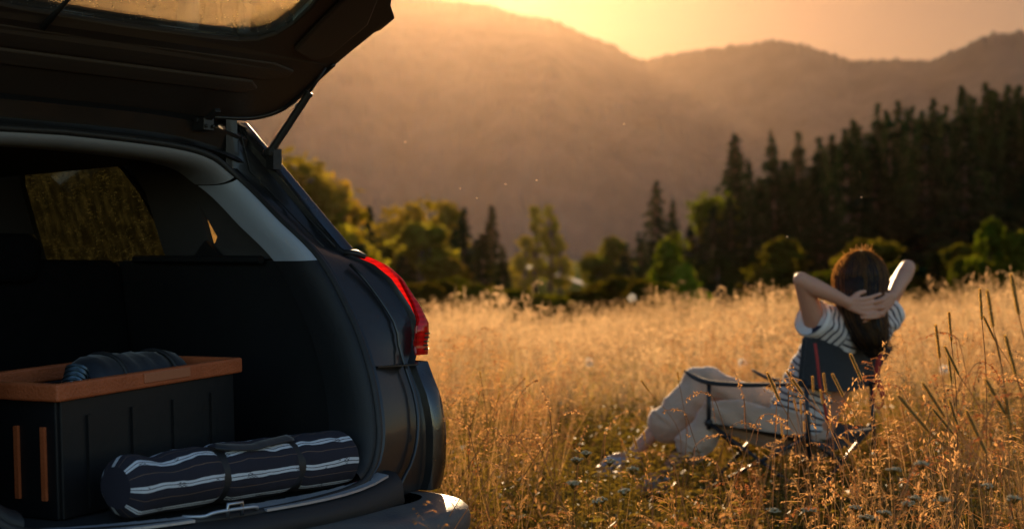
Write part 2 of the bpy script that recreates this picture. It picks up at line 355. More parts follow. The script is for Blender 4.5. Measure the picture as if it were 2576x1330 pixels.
for i, (x, y, k, w_, D) in enumerate(tops):
    lab = 'conifer whose pointed top stands against the hazy mountain'
    if i == 0: lab = 'tall ragged spruce at the left end of the dark forest edge'
    if i == 2: lab = 'slim spire of a spruce standing clear left of the forest mass'
    if i == 20: lab = 'highest spruce tip of the forest near the right edge'
    tree(k, x, y, D-18, w_*1.12, DK, lab, G2)
    if i > 4: tree('spruce', x+rt.uniform(12,22), y+rt.uniform(8,34), D-10, w_*1.1, DK, 'dark conifer half behind others in the forest edge', 'conifers half hidden in the forest edge')
G3 = 'shaded trees inside the forest'
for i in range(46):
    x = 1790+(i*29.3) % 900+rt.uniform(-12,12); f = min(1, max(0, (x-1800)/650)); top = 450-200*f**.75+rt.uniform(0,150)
    k = rt.choice(['spruce','pine','spruce'])
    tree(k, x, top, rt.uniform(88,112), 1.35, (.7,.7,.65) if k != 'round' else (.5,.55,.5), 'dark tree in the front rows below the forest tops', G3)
G4 = 'bushes along the foot of the forest'
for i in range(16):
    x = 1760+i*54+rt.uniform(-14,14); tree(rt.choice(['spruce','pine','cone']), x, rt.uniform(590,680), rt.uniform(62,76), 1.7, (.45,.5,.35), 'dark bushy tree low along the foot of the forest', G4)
# trees seen through the car windows and beyond the left edge
for i, (x, y, D) in enumerate([(640,400,70),(560,420,74),(470,440,72),(380,430,76),(290,470,70),(200,450,74),(100,480,72),(0,470,75),(-110,490,72),(-230,480,70)]):
    tree('round', x, y-30, D, 1.2, (.8,.8,.6), 'olive tree of the row hidden behind the black car', 'trees hidden behind the car')
# far road
def hit(x, y):
    d = px(x, y, 1)-Vector((0,0,CAMZ)); t = 150.0
    while t < 320:
        p = Vector((0,0,CAMZ))+d*t
        if p.z < float(H(p.x, p.y)): return p
        t += .5
    return None
mb = MB(); rows = []
for t in np.linspace(-.6, 1.25, 50):
    y_ = 228-32*t; x_ = (487+101*t-512)/FPX*y_
    rows.append([(x_, y_+k, float(H(x_, y_+k))+.15) for k in (-1.6, 0, 1.6)])
mb.grid(rows); M_road = pm('gravel_road', (.36,.33,.29), (.28,.26,.22), .4, .9)
tag(mb.build('road', M_road), 'pale road crossing the far slope', kind='structure')

# ================================================================== the car (local x = to its right, y = forward)
TH = R(48)
car = empty('car', (1.98*math.cos(TH)+2.65*-math.sin(TH)*-1*-1, 0, 0)); car.location = (math.cos(TH)*1.98-math.sin(TH)*2.65, math.sin(TH)*1.98+math.cos(TH)*2.65, 0)
car.rotation_euler = (0, 0, TH)
tag(car, 'black estate car with its tailgate raised and boot open', 'car')
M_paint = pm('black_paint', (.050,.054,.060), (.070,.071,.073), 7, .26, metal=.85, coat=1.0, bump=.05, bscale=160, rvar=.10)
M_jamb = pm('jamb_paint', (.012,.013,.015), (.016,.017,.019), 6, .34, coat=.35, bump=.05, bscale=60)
M_rub = pm('black_rubber', (.012,.012,.013), (.02,.02,.02), 30, .55, bump=.15, bscale=120)
M_trimg = pm('grey_trim_plastic', (.38,.43,.50), (.42,.47,.53), 4, .40, bump=.25, bscale=700)
M_dtrim = pm('pillar_cloth', (.060,.056,.054), (.075,.070,.068), 6, .8, bump=.3, bscale=400)
M_hlip = pm('grey_header_plastic', (.21,.22,.235), (.24,.24,.255), 4, .55, bump=.25, bscale=600)
M_head = pm('headliner', (.025,.025,.027), (.032,.032,.033), 8, .85, bump=.3, bscale=500)
M_blk = pm('black_trim_plastic', (.010,.012,.013), (.013,.014,.016), 5, .5, bump=.3, bscale=500)
M_carpet = pm('boot_carpet', (.010,.011,.012), (.018,.018,.02), 60, .95, bump=.8, bscale=500)
M_seat = pm('seat_cloth', (.003,.0035,.004), (.005,.005,.006), 30, .8, bump=.5, bscale=400, spec=.1)
M_steel = pm('brushed_steel', (.45,.46,.48), (.36,.37,.39), 40, .3, metal=1.0)
M_hinge = pm('hinge_steel', (.05,.05,.055), None, 5, .45, metal=.6)
M_bumper = pm('bumper_paint', (.060,.070,.080), (.12,.118,.108), 11, .5, bump=.25, bscale=90, rvar=.1)
def glassmat(name, tint, dirt, dcol, dscale, gloss=.06, streak=(1,1,1), thr=(.5,.75), spot=0.0, spotscale=160):
    m = bpy.data.materials.new(name); m.use_nodes = True; n = m.node_tree.nodes; L = m.node_tree.links; n.clear()
    out = n.new('ShaderNodeOutputMaterial'); tr = n.new('ShaderNodeBsdfTransparent'); tr.inputs[0].default_value = (*tint, 1)
    gl = n.new('ShaderNodeBsdfGlossy'); gl.inputs['Roughness'].default_value = .02; gl.inputs[0].default_value = (.9,.9,.9,1)
    fr = n.new('ShaderNodeFresnel'); fr.inputs[0].default_value = 1.45; m1 = n.new('ShaderNodeMixShader')
    fm = n.new('ShaderNodeMath'); fm.operation = 'MULTIPLY'; fm.inputs[1].default_value = .8; L.new(fr.outputs[0], fm.inputs[0])
    L.new(fm.outputs[0], m1.inputs[0]); L.new(tr.outputs[0], m1.inputs[1]); L.new(gl.outputs[0], m1.inputs[2])
    tl = n.new('ShaderNodeBsdfTranslucent'); tl.inputs[0].default_value = (*dcol, 1); df = n.new('ShaderNodeBsdfDiffuse'); df.inputs[0].default_value = (*dcol, 1)
    md = n.new('ShaderNodeMixShader'); md.inputs[0].default_value = .35; L.new(tl.outputs[0], md.inputs[1]); L.new(df.outputs[0], md.inputs[2])
    tc = n.new('ShaderNodeTexCoord'); mp = n.new('ShaderNodeMapping'); mp.inputs['Scale'].default_value = streak; L.new(tc.outputs['Object'], mp.inputs[0])
    t = n.new('ShaderNodeTexNoise'); t.inputs['Scale'].default_value = dscale; t.inputs['Detail'].default_value = 8; t.inputs['Roughness'].default_value = .65; L.new(mp.outputs[0], t.inputs[0])
    r = n.new('ShaderNodeMapRange'); r.inputs[1].default_value = thr[0]; r.inputs[2].default_value = thr[1]; r.inputs[3].default_value = dirt*.15; r.inputs[4].default_value = dirt; L.new(t.outputs[0], r.inputs[0])
    fac = r.outputs[0]
    if spot:
        v = n.new('ShaderNodeTexVoronoi'); v.inputs['Scale'].default_value = spotscale; L.new(tc.outputs['Object'], v.inputs[0])
        c = n.new('ShaderNodeMath'); c.operation = 'LESS_THAN'; c.inputs[1].default_value = spot; L.new(v.outputs['Distance'], c.inputs[0])
        t2 = n.new('ShaderNodeTexNoise'); t2.inputs['Scale'].default_value = 25; L.new(tc.outputs['Object'], t2.inputs[0])
        g = n.new('ShaderNodeMath'); g.operation = 'GREATER_THAN'; g.inputs[1].default_value = .5; L.new(t2.outputs[0], g.inputs[0])
        mm = n.new('ShaderNodeMath'); mm.operation = 'MULTIPLY'; L.new(c.outputs[0], mm.inputs[0]); L.new(g.outputs[0], mm.inputs[1])
        m4 = n.new('ShaderNodeMath'); m4.operation = 'MULTIPLY'; m4.inputs[1].default_value = .75; L.new(mm.outputs[0], m4.inputs[0])
        mx = n.new('ShaderNodeMath'); mx.operation = 'MAXIMUM'; L.new(m4.outputs[0], mx.inputs[0]); L.new(fac, mx.inputs[1]); fac = mx.outputs[0]
    m2 = n.new('ShaderNodeMixShader'); L.new(fac, m2.inputs[0]); L.new(m1.outputs[0], m2.inputs[1]); L.new(md.outputs[0], m2.inputs[2]); L.new(m2.outputs[0], out.inputs[0])
    return m
M_gateglass = glassmat('rear_glass', (.95,.92,.74), .08, (.6,.5,.35), 8, spot=.11, spotscale=60)
M_sideglass = glassmat('tinted_side_glass', (.22,.22,.15), .11, (.38,.36,.20), 12, streak=(1,5,1.2), thr=(.48,.72), spot=.16, spotscale=110)
M_quarter = glassmat('quarter_glass', (.4,.38,.3), .6, (.75,.55,.28), 40, thr=(.3,.6))
M_front = glassmat('front_glass', (.45,.5,.45), .05, (.5,.45,.3), 10)
M_lens = bpy.data.materials.new('red_lens'); M_lens.use_nodes = True
_b = M_lens.node_tree.nodes['Principled BSDF']; _b.inputs['Base Color'].default_value = (.75,.010,.012,1); _b.inputs['Roughness'].default_value = .10; _b.inputs['Coat Weight'].default_value = 1
_n = M_lens.node_tree.nodes; _t = _n.new('ShaderNodeBsdfTranslucent'); _t.inputs[0].default_value = (1,.03,.03,1); _m = _n.new('ShaderNodeMixShader'); _m.inputs[0].default_value = .5
M_lens.node_tree.links.new(_b.outputs[0], _m.inputs[1]); M_lens.node_tree.links.new(_t.outputs[0], _m.inputs[2]); M_lens.node_tree.links.new(_m.outputs[0], _n['Material Output'].inputs[0])

_w = _n.new('ShaderNodeTexWave'); _w.bands_direction = 'Z'; _w.inputs['Scale'].default_value = 22; _w.inputs['Distortion'].default_value = .6; _tc = _n.new('ShaderNodeTexCoord')
_r = _n.new('ShaderNodeMix'); _r.data_type = 'RGBA'; _r.inputs[6].default_value = (.80,.012,.014,1); _r.inputs[7].default_value = (.62,.008,.009,1)
M_lens.node_tree.links.new(_tc.outputs['Object'], _w.inputs[0]); M_lens.node_tree.links.new(_w.outputs['Fac'], _r.inputs[0]); M_lens.node_tree.links.new(_r.outputs[2], _b.inputs['Base Color']); M_lens.node_tree.links.new(_r.outputs[2], _t.inputs[0])
def mir(p): return (-p[0],)+tuple(p[1:])
# opening outline on the right half, from the top centre down to the sill centre
OP = [(0,.705,1.583),(.20,.703,1.578),(.36,.70,1.568),(.455,.695,1.548),(.515,.685,1.510),(.545,.64,1.462),(.56,.524,1.372),(.58,.368,1.252),(.585,.244,1.095),(.575,.165,.97),(.565,.12,.86),(.552,.10,.77),(.515,.09,.70),(.43,.065,.668),(.22,.02,.658),(0,.0,.655)]
OPs = spline(OP, 6); LOOP = OPs+[Vector(mir(p)) for p in OPs[-2:0:-1]]
# corner silhouette of the body
SZ = [1.70,1.654,1.46,1.30,1.268,1.255,1.235,1.199,1.16,1.125,1.075,1.041,1.015,.978,.939,.878,.816,.749,.659,.605]
SA = [.625,.64,.710,.770,.79,.808,.822,.845,.853,.860,.866,.867,.866,.868,.873,.881,.886,.888,.885,.877]
SB = [.80,.755,.590,.458,.438,.405,.365,.330,.298,.271,.242,.242,.248,.240,.227,.200,.184,.180,.182,.196]
def S(z): return float(np.interp(-z, [-q for q in SZ], SA)), float(np.interp(-z, [-q for q in SZ], SB))
def O(z):
    zz = [p[2] for p in OPs[24:78]]; return float(np.interp(-z, [-q for q in zz], [p[0] for p in OPs[24:78]])), float(np.interp(-z, [-q for q in zz], [p[1] for p in OPs[24:78]]))
def side_set(sgn):
    f = (lambda p: tuple(p)) if sgn > 0 else mir
    lv = [1.66,1.62,1.57,1.52,1.46,1.40,1.34,1.29,1.268,1.24,1.20,1.16,1.12,1.08,1.04,1.0,.965,.95,.92,.88,.84,.80,.76,.72,.68,.64,.61]
    # jamb: from the rubber seal outwards to the skin edge, with a rain channel
    rows = []
    for z in lv:
        oa, ob = O(z); sa, sb = S(z); wj = .05 if z > 1.27 else (.045 if z > .97 else .070)
        ja, jb = sa-wj, sb-.018 if z < 1.27 else sb+.004
        up = z > 1.27
        qq = max(0, min(1, (1.50-z)/.05)); bo = lambda d: ob+.034+(d-.034)*qq
        row = [(oa-.004*qq+.01*(1-qq), bo(.03), z), (oa+.002+.012*(1-qq), bo(-.002), z), (oa+.018, bo(-.006), z), (oa+.028, bo(.022), z), (oa+.05, bo(.028), z)]
        m_ = .52 if up else .5
        row += [((oa+.05)*(1-m_)+(ja-.02)*m_, (ob+.028)*(1-m_)+(jb+.028)*m_-(.0 if up else .012), z), (ja-.022, jb+.026, z), (ja-.008, jb+.022, z), (ja, jb+.002, z)]
        rows.append([f(p) for p in row])
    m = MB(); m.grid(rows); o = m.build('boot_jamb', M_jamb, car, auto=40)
    # skin strip from the jamb edge round the corner
    rows = []
    for z in lv:
        sa, sb = S(z); wj = .05 if z > 1.27 else (.045 if z > .97 else .070); jb = sb-.018 if z < 1.27 else sb+.004; d = 1 if z < 1.27 else .7
        tl_ = .035*float(sm(.87, .985, z)) if z < .99 else 0; jb += tl_
        rows.append([f(p) for p in [(sa-wj, jb+.004, z), (sa-wj+.006, jb-.003, z), (sa-wj*.5, jb+.001 if z < 1.27 else jb-.002, z), (sa-.012, sb-.010*d, z), (sa, sb+.004, z), (sa+.008*d, sb+.03, z), (sa+.014*d, sb+.09, z), (sa+.016*d, sb+.16, z)]])
    up_ = [r_ for r_, z in zip(rows, lv) if z >= 1.268]; dn_ = [r_ for r_, z in zip(rows, lv) if z <= .99]
    m = MB(); m.grid(up_); m.build('corner_panel', M_paint, car, smooth=True)
    m = MB(); m.grid(dn_); m.build('corner_panel', M_paint, car, smooth=True)
    # lamp
    rows = []
    for z in np.linspace(1.262, .985, 26):
        z = float(z); sa, sb = S(z); t = (1.262-z)/.277
        wl = .004+.050*min(1, t*1.35)+(.006 if t > .7 else 0); o_ = .007*min(1, t*6)*min(1, (1-t)*14+.2)
        rows.append([f(p) for p in [(sa-wl, sb-.014, z), (sa-wl+.002, sb-.018-o_, z), (sa-wl*.45, sb-.017-o_, z), (sa-.008, sb-.012-o_, z), (sa+.003+o_, sb+.006, z), (sa+.010+o_, sb+.04, z), (sa+.013+o_, sb+.10, z), (sa+.014+o_, sb+.17, z), (sa+.010, sb+.175, z)]])
    m = MB(); m.grid(rows); lamp = m.build('tail_lamp', M_lens, car, smooth=True)
    # dark reflector cells behind the lower lens and pale rib
    M_cell = pm('lamp_cells', (.02,.004,.004), None, 5, .3)
    m = MB()
    for k in range(5):
        z = 1.045-.011*k; sa, sb = S(z)
        m.box(f((sa-.020, sb-.0245, z)), (.018,.003,.0045))
    m.build('reflector_rib', M_cell, lamp)
    m = MB(); pts = []
    for z in np.linspace(1.20, .99, 12):
        sa, sb = S(float(z)); t = (1.262-z)/.277; wl = .004+.050*min(1, t*1.35)+(.006 if t > .7 else 0); pts.append(f((sa-wl-.001, sb-.022, float(z))))
    m.tube(pts, .0035, 5); m.build('lens_edge', M_lens, lamp)
    # shelf under the lamp, black cap over it, bump stop and latch striker
    m = MB(); m.box(f((.70, .205, .962)), (.15,.05,.004)); m.build('jamb_step', M_jamb, car)
    m = MB(); m.tube([f(p) for p in [(.735,.445,1.275),(.765,.425,1.272),(.782,.405,1.262)]], [.014,.018,.012], 8, sq=.6); m.build('lamp_cap', M_rub, car, smooth=True)
    m = MB(); m.tube([f((.715,.20,.765)), f((.715,.155,.765))], [.020,.014], 14); bevel(m.build('bump_stop', M_rub, car, auto=40), .003)
    # rain gutter lines on the pillar
    for off, rr_ in ((.30,.0022),(.62,.003),(.80,.0018)):
        pts = []
        for z in np.linspace(1.64, 1.29, 12):
            z = float(z); oa, ob = O(z); sa, sb = S(z); pts.append(f((oa+.03+(sa-.03-oa)*off, ob+.02+(sb-ob)*off-.001, z)))
        m = MB(); m.tube(pts, rr_, 5); m.build('gutter_seam', M_rub, car, smooth=True)
    pts = []
    for z in np.linspace(1.24, .63, 20):
        z = float(z); oa, ob = O(z); sa, sb = S(z); k_ = .42+.25*math.sin((1.24-z)/.61*3.0); pts.append(f((oa+.05+(sa-.11-oa)*k_, ob*(1-k_)+sb*k_-.004, z)))
    m = MB(); m.tube(pts, .006, 6); m.build('jamb_fold', M_jamb, car, smooth=True)
    # greenhouse side with window openings
    def gh(b, z, w_):
        a = .775-(z-1.27)*.33+.02-(max(0, b-2.6))*.05; return f((a-.03+w_, b, z))
    outl = [(.60,1.25),(1.3,1.24),(2.2,1.225),(3.2,1.20),(3.28,1.215),(2.75,1.52),(2.55,1.61),(2.1,1.655),(1.4,1.66),(.80,1.63),(.74,1.60)]
    h1 = [(1.32,1.262),(2.16,1.255),(2.22,1.30),(2.22,1.60),(2.18,1.625),(1.62,1.615),(1.52,1.59),(1.44,1.52)]
    h2 = [(.86,1.30),(1.27,1.295),(1.30,1.31),(1.36,1.50),(1.34,1.54),(1.26,1.56),(1.14,1.53)]
    h3 = [(2.26,1.275),(3.08,1.235),(2.74,1.47),(2.52,1.575),(2.30,1.59),(2.26,1.57)]
    m = MB(); m.prism(outl, [h1, h2, h3], gh, .03); m.build('window_pillars', M_paint, car)
    for nm, h, mt in (('side_window', h1, M_sideglass), ('quarter_window', h2, M_quarter), ('side_window', h3, M_sideglass)):
        m = MB(); m.prism(h, [], lambda b, z, w_: gh(b, z, w_*.12+.012), .03); m.build(nm, mt, car)
    pts = [gh(b, z, .0) for b, z in h1]; m = MB(); m.tube(spline(pts, 3, closed=True)+[Vector(pts[0])], .007, 5); m.build('window_seal', M_rub, car, smooth=True)
    # lower side
    def sd_(b, z, w_):
        a = .878+.03*math.sin(min(1, max(0, (b-.2)/3.6))*3.14)+.02*math.sin((z-.3)/1.0*3.14)-max(0, b-3.5)**2*.14-(max(0, z-1.1))*.25
        return f((a-.03+w_, b, z))
    def arch(cb, r_): return [(cb+r_*math.cos(t), .34+r_*math.sin(t)) for t in np.linspace(0, math.pi, 14)]
    outl = [(.34,.96),(.30,.60),(.40,.32)]+arch(.95,.38)[::-1]+arch(3.55,.38)[::-1]+[(4.25,.34),(4.32,.6),(4.25,.85),(3.9,1.0),(3.3,1.10),(3.2,1.19),(2.2,1.232),(1.3,1.26),(.56,1.266),(.44,1.20),(.36,1.08)]
    m = MB(); m.prism(outl, [], sd_, .03); m.build('side_panel', M_paint, car)
    for b0_ in (1.42, 2.28, 3.12):
        m = MB(); m.tube([sd_(b0_, z, .031) for z in np.linspace(.40, 1.2, 8)], .003, 4); m.build('door_gap', M_rub, car)
    for b0_ in (1.55, 2.40): m = MB(); p = sd_(b0_, 1.05, .05); m.tube([p, (p[0]+(.02*sgn), b0_+.05, 1.05), (p[0]+.02*sgn, b0_+.14, 1.05), sd_(b0_+.19, 1.05, .05)], .011, 8); m.build('door_handle', M_paint, car, smooth=True)
    # wheels
    M_tyre = bpy.data.materials.get('tyre') or pm('tyre', (.02,.02,.02), (.035,.03,.028), 9, .85, bump=.3, bscale=60)
    M_rim = bpy.data.materials.get('rim') or pm('rim', (.35,.36,.38), None, 5, .35, metal=.9)
    for cb in (.95, 3.55):
        wl = empty('wheel', f((.80, cb, .345))); wl.parent = car
        m = MB(); prof = [(.22,-.10),(.30,-.108),(.335,-.09),(.345,-.05),(.345,.05),(.335,.09),(.30,.108),(.22,.10)]
        rows = [[(w_, r_*math.cos(t), r_*math.sin(t)) for r_, w_ in prof] for t in np.linspace(0, 2*math.pi, 41)]; m.grid(rows); m.build('tyre', M_tyre, wl, smooth=True)
        m = MB(); m.tube([(-.09,0,0),(.09,0,0)], .222, 32)
        for k in range(5):
            t = k*2*math.pi/5; m.box((.095*sgn, .11*math.cos(t), .11*math.sin(t)), (.02,.045,.20), Matrix.Rotation(t-math.pi/2, 3, 'X'))
        m.build('rim', M_rim, wl, auto=40)
    # inside trim: pillar panel, lower panel
    def ip(b, z, w_): return f((.600+(b-.4)*.06-(max(0, z-1.3))*.12+w_, b, z))
    outl = [(.455,1.255),(1.20,1.262),(1.29,1.475),(1.41,1.60),(.86,1.60),(.76,1.54),(.68,1.45)]; hole = [(.992,1.440),(.948,1.30),(.915,1.308),(.900,1.326)]
    m = MB(); m.prism(outl, [hole], ip, .02); m.build('pillar_trim', M_dtrim, car)
    m = MB(); m.prism([(.18,.60),(1.4,.60),(1.4,1.258),(.47,1.252),(.36,1.19),(.26,1.05),(.20,.9)], [], lambda b, z, w_: f((.585+(b-.2)*.03-.05*math.sin((z-.6)/.66*3.1)*0+w_, b, z)), .015); m.build('boot_side_trim', M_blk, car)
    m = MB(); m.tube([f((.575,.62,1.254)), f((.60,1.3,1.262))], .012, 6); m.build('trim_ledge', M_blk, car)
    m = MB(); m.prism([(2.08,1.66),(2.5,1.66),(2.5,1.0),(1.84,1.0),(1.916,1.262),(2.06,1.53)], [], lambda b, z, w_: f((.625+w_, b, z)), .02); m.build('door_pillar_trim', M_blk, car)
    m = MB(); m.prism([(1.2,1.255),(1.2,1.20),(3.1,1.15),(3.1,1.23)], [], lambda b, z, w_: f((.66+w_, b, z)), .03); m.build('door_sill_trim', M_blk, car)
    m = MB(); m.prism([(.85,1.60),(3.1,1.60),(3.1,1.66),(.85,1.66)], [], lambda b, z, w_: f((.60+w_, b, z)), .02); m.build('roof_side_trim', M_head, car)
    # belt guide that shows below the small window
    m = MB(); m.add([f(p) for p in [(.612,.84,1.262),(.618,1.0,1.262),(.612,.925,1.315),(.60,.84,1.262),(.606,1.0,1.262),(.60,.925,1.315)]], [(0,1,2),(3,4,5),(0,1,4,3),(1,2,5,4),(0,2,5,3)]); m.build('belt_guide', M_blk, car)
    # gas strut
    A = Vector(f((.612,.625,1.565))); B = Vector(f((.69,.472,1.803))); d = B-A
    st = MB(); st.tube([A, A+d*.70], .0115, 12); st.tube([A+d*.68, A+d*.715], .0135, 12); s_ = bevel(st.build('gas_strut', M_rub, car, auto=40), .002)
    st = MB(); st.tube([A+d*.71, B], .0042, 8); st.build('strut_rod', M_hinge, s_, smooth=True)
    st = MB(); st.ball(A, .017, 10, 6); st.box(A+Vector((.012*sgn,.0,-.02)), (.03,.035,.06)); st.build('strut_bracket', M_rub, s_)
    # hinge
    hg = MB(); c = Vector(f((.43,.70,1.635)))
    hg.box(c, (.035,.06,.035)); hg.box(c+Vector((0,-.03,.018)), (.02,.09,.012), Matrix.Rotation(R(-25), 3, 'X')); hg.tube([c+Vector((-.025,.0,.012)), c+Vector((.025,.0,.012))], .009, 8)
    for q in (-.012, .012): hg.ball(c+Vector((q, -.034, -.006)), .006, 6, 4)
    bevel(hg.build('tailgate_hinge', M_hinge, car), .002)
    # exterior mirror
    mm_ = MB(); mm_.ball(f((1.0,2.95,1.20)), (.10,.05,.07), 14, 9); mm_.tube([f((.86,2.97,1.17)), f((.95,2.96,1.19))], .02, 8); mm_.build('door_mirror', M_paint, car, smooth=True)
for sg in (1, -1): side_set(sg)
# rubber seal round the boot
m = MB(); m.tube(LOOP+[LOOP[0]], .010, 8, cap=False); m.build('boot_seal', M_rub, car, smooth=True)
# trim lip just inside the seal: header (dark) and pillars (pale)
cen = Vector((0, .3, 1.12)); n_ = len(LOOP)
def lip(i0, i1, name, mat, wsc=1.0):
    rows = []
    for i in range(i0, i1+1):
        p = LOOP[i % n_]; t = (LOOP[(i+1) % n_]-LOOP[(i-1) % n_]).normalized(); inn = t.cross(Vector((0,1,0)))
        inn = inn-Vector((0,1,0))*0; inn.normalize()
        if inn.dot(cen-p) < 0: inn = -inn
        inn.y *= .3; fw = Vector((0,1,0)); k = wsc
        rows.append([p+inn*.004+fw*.004, p+inn*.012*k-fw*.002, p+inn*.024*k+fw*.004, p+inn*.034*k+fw*.020, p+inn*.040*k+fw*.045, p+inn*.040*k+fw*.09, p+inn*.034*k+fw*.16])
    mm = MB(); mm.grid(rows); return mm.build(name, mat, car, smooth=True)
lip(-26, 26, 'header_trim', M_hlip, 1.0)
lip(27, 42, 'pillar_trim_lip', M_trimg, .95)
lip(n_-42, n_-27, 'pillar_trim_lip', M_trimg, .95)
lip(42, 76, 'lower_trim_lip', M_blk); lip(n_-76, n_-42, 'lower_trim_lip', M_blk)
# roof and roof lining
rows = []; rows2 = []
for b in np.linspace(.745, 2.62, 16):
    row = []; row2 = []
    for k in range(17):
        q = -1+k/8; a = q*(.655-.02*abs((b-1.6)/1)**2*.3); zz = 1.705+.02*math.sin((b-.7)/1.9*3.14)-.05*abs(q)**4-(max(0, 1.0-b))*.08
        row.append((a, b, zz)); row2.append((q*.61, b, 1.615-.05*abs(q)**4))
    rows.append(row); rows2.append(row2)
m = MB(); m.grid(rows); m.build('roof', M_paint, car, smooth=True)
m = MB(); m.grid(rows2); m.build('roof_lining', M_head, car, smooth=True)
# rear edge of the roof frame above the opening
rows = []
for k in range(33):
    q = -1+k/16; a = q*.60; e = abs(q)**4
    rows.append([(a, .77, 1.69-.05*e), (a, .735, 1.672-.05*e), (a, .715, 1.655-.05*e), (a, .728, 1.628-.055*e), (a, .735, 1.610-.06*e), (a, .712, 1.598-.06*e), (a, .705, 1.588-.06*e-.0), (a, .74, 1.58-.06*e)])
m = MB(); m.grid(rows); m.build('roof_rear_frame', M_jamb, car, auto=30)
# floor, rear seat, head rests, front seats
m = MB(); m.box((0,.70,.645), (1.16,1.24,.02)); m.build('boot_floor', M_carpet, car)
m = MB(); m.box((0,1.34,.95), (1.18,.13,.62), Matrix.Rotation(R(-12), 3, 'X')); m.box((0,1.7,.62), (1.2,.55,.25)); bevel(m.build('rear_seat', M_seat, car), .04, 4)
for a in (-.32, .13):
    m = MB(); m.ball((0,0,0), (.135,.055,.085), 20, 12)
    o = m.build('head_rest', M_seat, car, smooth=True); o.location = (a, 1.32, 1.262)
    for v in o.data.vertices:
        c_ = v.co; v.co.x = math.copysign(min(abs(c_.x)*1.35, .135), c_.x); v.co.z = math.copysign(min(abs(c_.z)*1.25, .072), c_.z)
for a in (-.36, .36):
    m = MB(); m.box((a,2.35,.95), (.50,.13,.70), Matrix.Rotation(R(-14), 3, 'X')); m.box((a,2.62,.55), (.5,.5,.2)); bevel(m.build('front_seat', M_seat, car), .05, 4)
    m = MB(); m.box((a,2.27,1.30), (.24,.09,.15)); bevel(m.build('head_rest', M_seat, car), .035, 4)
m = MB(); m.box((0,3.05,1.03), (1.40,.40,.24)); bevel(m.build('dashboard', M_blk, car), .06, 4)
m = MB(); m.tube([(-.36+.18*math.cos(t), 2.86, 1.0+.18*math.sin(t)) for t in np.linspace(0, 6.28, 25)], .014, 6, cap=False); m.build('steering_wheel', M_blk, car, smooth=True)
m = MB(); m.box((0,2.3,.33), (1.66,3.9,.10)); m.build('underbody', M_blk, car)
# sill: ledge, bright scuff plate with notches, latch recess
rows = []
for k in range(41):
    q = -1+k/20; a = q*.60; bb = .095*abs(q)**2.2; e = .035*abs(q)**5
    rows.append([(a, bb+.10, .655+e), (a, bb+.02, .658+e), (a, bb-.01, .655+e), (a, bb-.035, .640+e*.8), (a, bb-.045, .615), (a, bb-.03, .60), (a, bb-.03, .55)])
m = MB(); m.grid(rows); m.build('boot_sill', M_blk, car, smooth=True)
def plate(a0_, a1_, nseg, nm):
    m = MB()
    for k in range(nseg):
        x0 = a0_+(a1_-a0_)*k/nseg; x1 = a0_+(a1_-a0_)*(k+.985)/nseg; xm = (x0+x1)/2; bb = lambda a: .095*abs(a/.6)**2.2
        w0 = .060-.045*(k/nseg)**3+.0; z = .664
        vs = [(x0, bb(x0)-.012, z+.035*abs(x0/.6)**5), (x1, bb(x1)-.012, z+.035*abs(x1/.6)**5), (x1, bb(x1)+w0, z+.003+.035*abs(x1/.6)**5), (x0, bb(x0)+w0, z+.003+.035*abs(x0/.6)**5)]
        m.add(vs+[(p[0], p[1], p[2]-.006) for p in vs], [(0,1,2,3),(4,7,6,5),(0,4,5,1),(1,5,6,2),(2,6,7,3),(3,7,4,0)])
        m.box((x0+(x1-x0)*.25, bb(x0)+w0+.008, z-.002), ((x1-x0)*.5, .018, .006))
    return m.build(nm, M_scuff, car)
M_scuff = pm('scuff_plate', (.50,.56,.64), (.58,.63,.70), 30, .35, metal=.6, bump=.05)
plate(.10, .56, 7, 'scuff_plate'); plate(-.56, -.10, 7, 'scuff_plate')
m = MB(); m.tube(spline([(-.10,.04,.665),(-.075,-.005,.668),(-.05,-.02,.676),(.05,-.02,.676),(.075,-.005,.668),(.10,.035,.665)], 5), .004, 6); m.build('latch_surround', M_scuff, car, smooth=True)
m = MB(); m.tube([(-.02,-.02,.66),(-.02,-.02,.69),(.02,-.02,.69),(.02,-.02,.66)], .005, 8); m.build('latch_striker', M_steel, car, smooth=True)
# rear bumper
PL = [(0,-.135),(.30,-.125),(.55,-.10),(.70,-.062),(.79,-.005),(.838,.055),(.864,.13),(.874,.25),(.88,.44)]
PLs = spline([(a, b, 0) for a, b in PL], 5); half = [(p.x, p.y) for p in PLs]; path = [(-a, b) for a, b in half[::-1]][:-1]+half
rows = []
for i, (a, b) in enumerate(path):
    a1, b1 = path[min(i+1, len(path)-1)]; a2, b2 = path[max(i-1, 0)]; t = Vector((a1-a2, b1-b2)).normalized(); nx, ny = t.y, -t.x    # outward
    rows.append([(a-nx*d, b-ny*d, z) for d, z in [(.13,.612),(.05,.603),(.02,.597),(.006,.585),(0,.565),(.0,.54),(.012,.515),(.018,.50),(.012,.48),(.004,.45),(.01,.38),(.04,.32),(.12,.29)]])
m = MB(); m.grid(rows); m.build('rear_bumper', M_bumper, car, smooth=True)
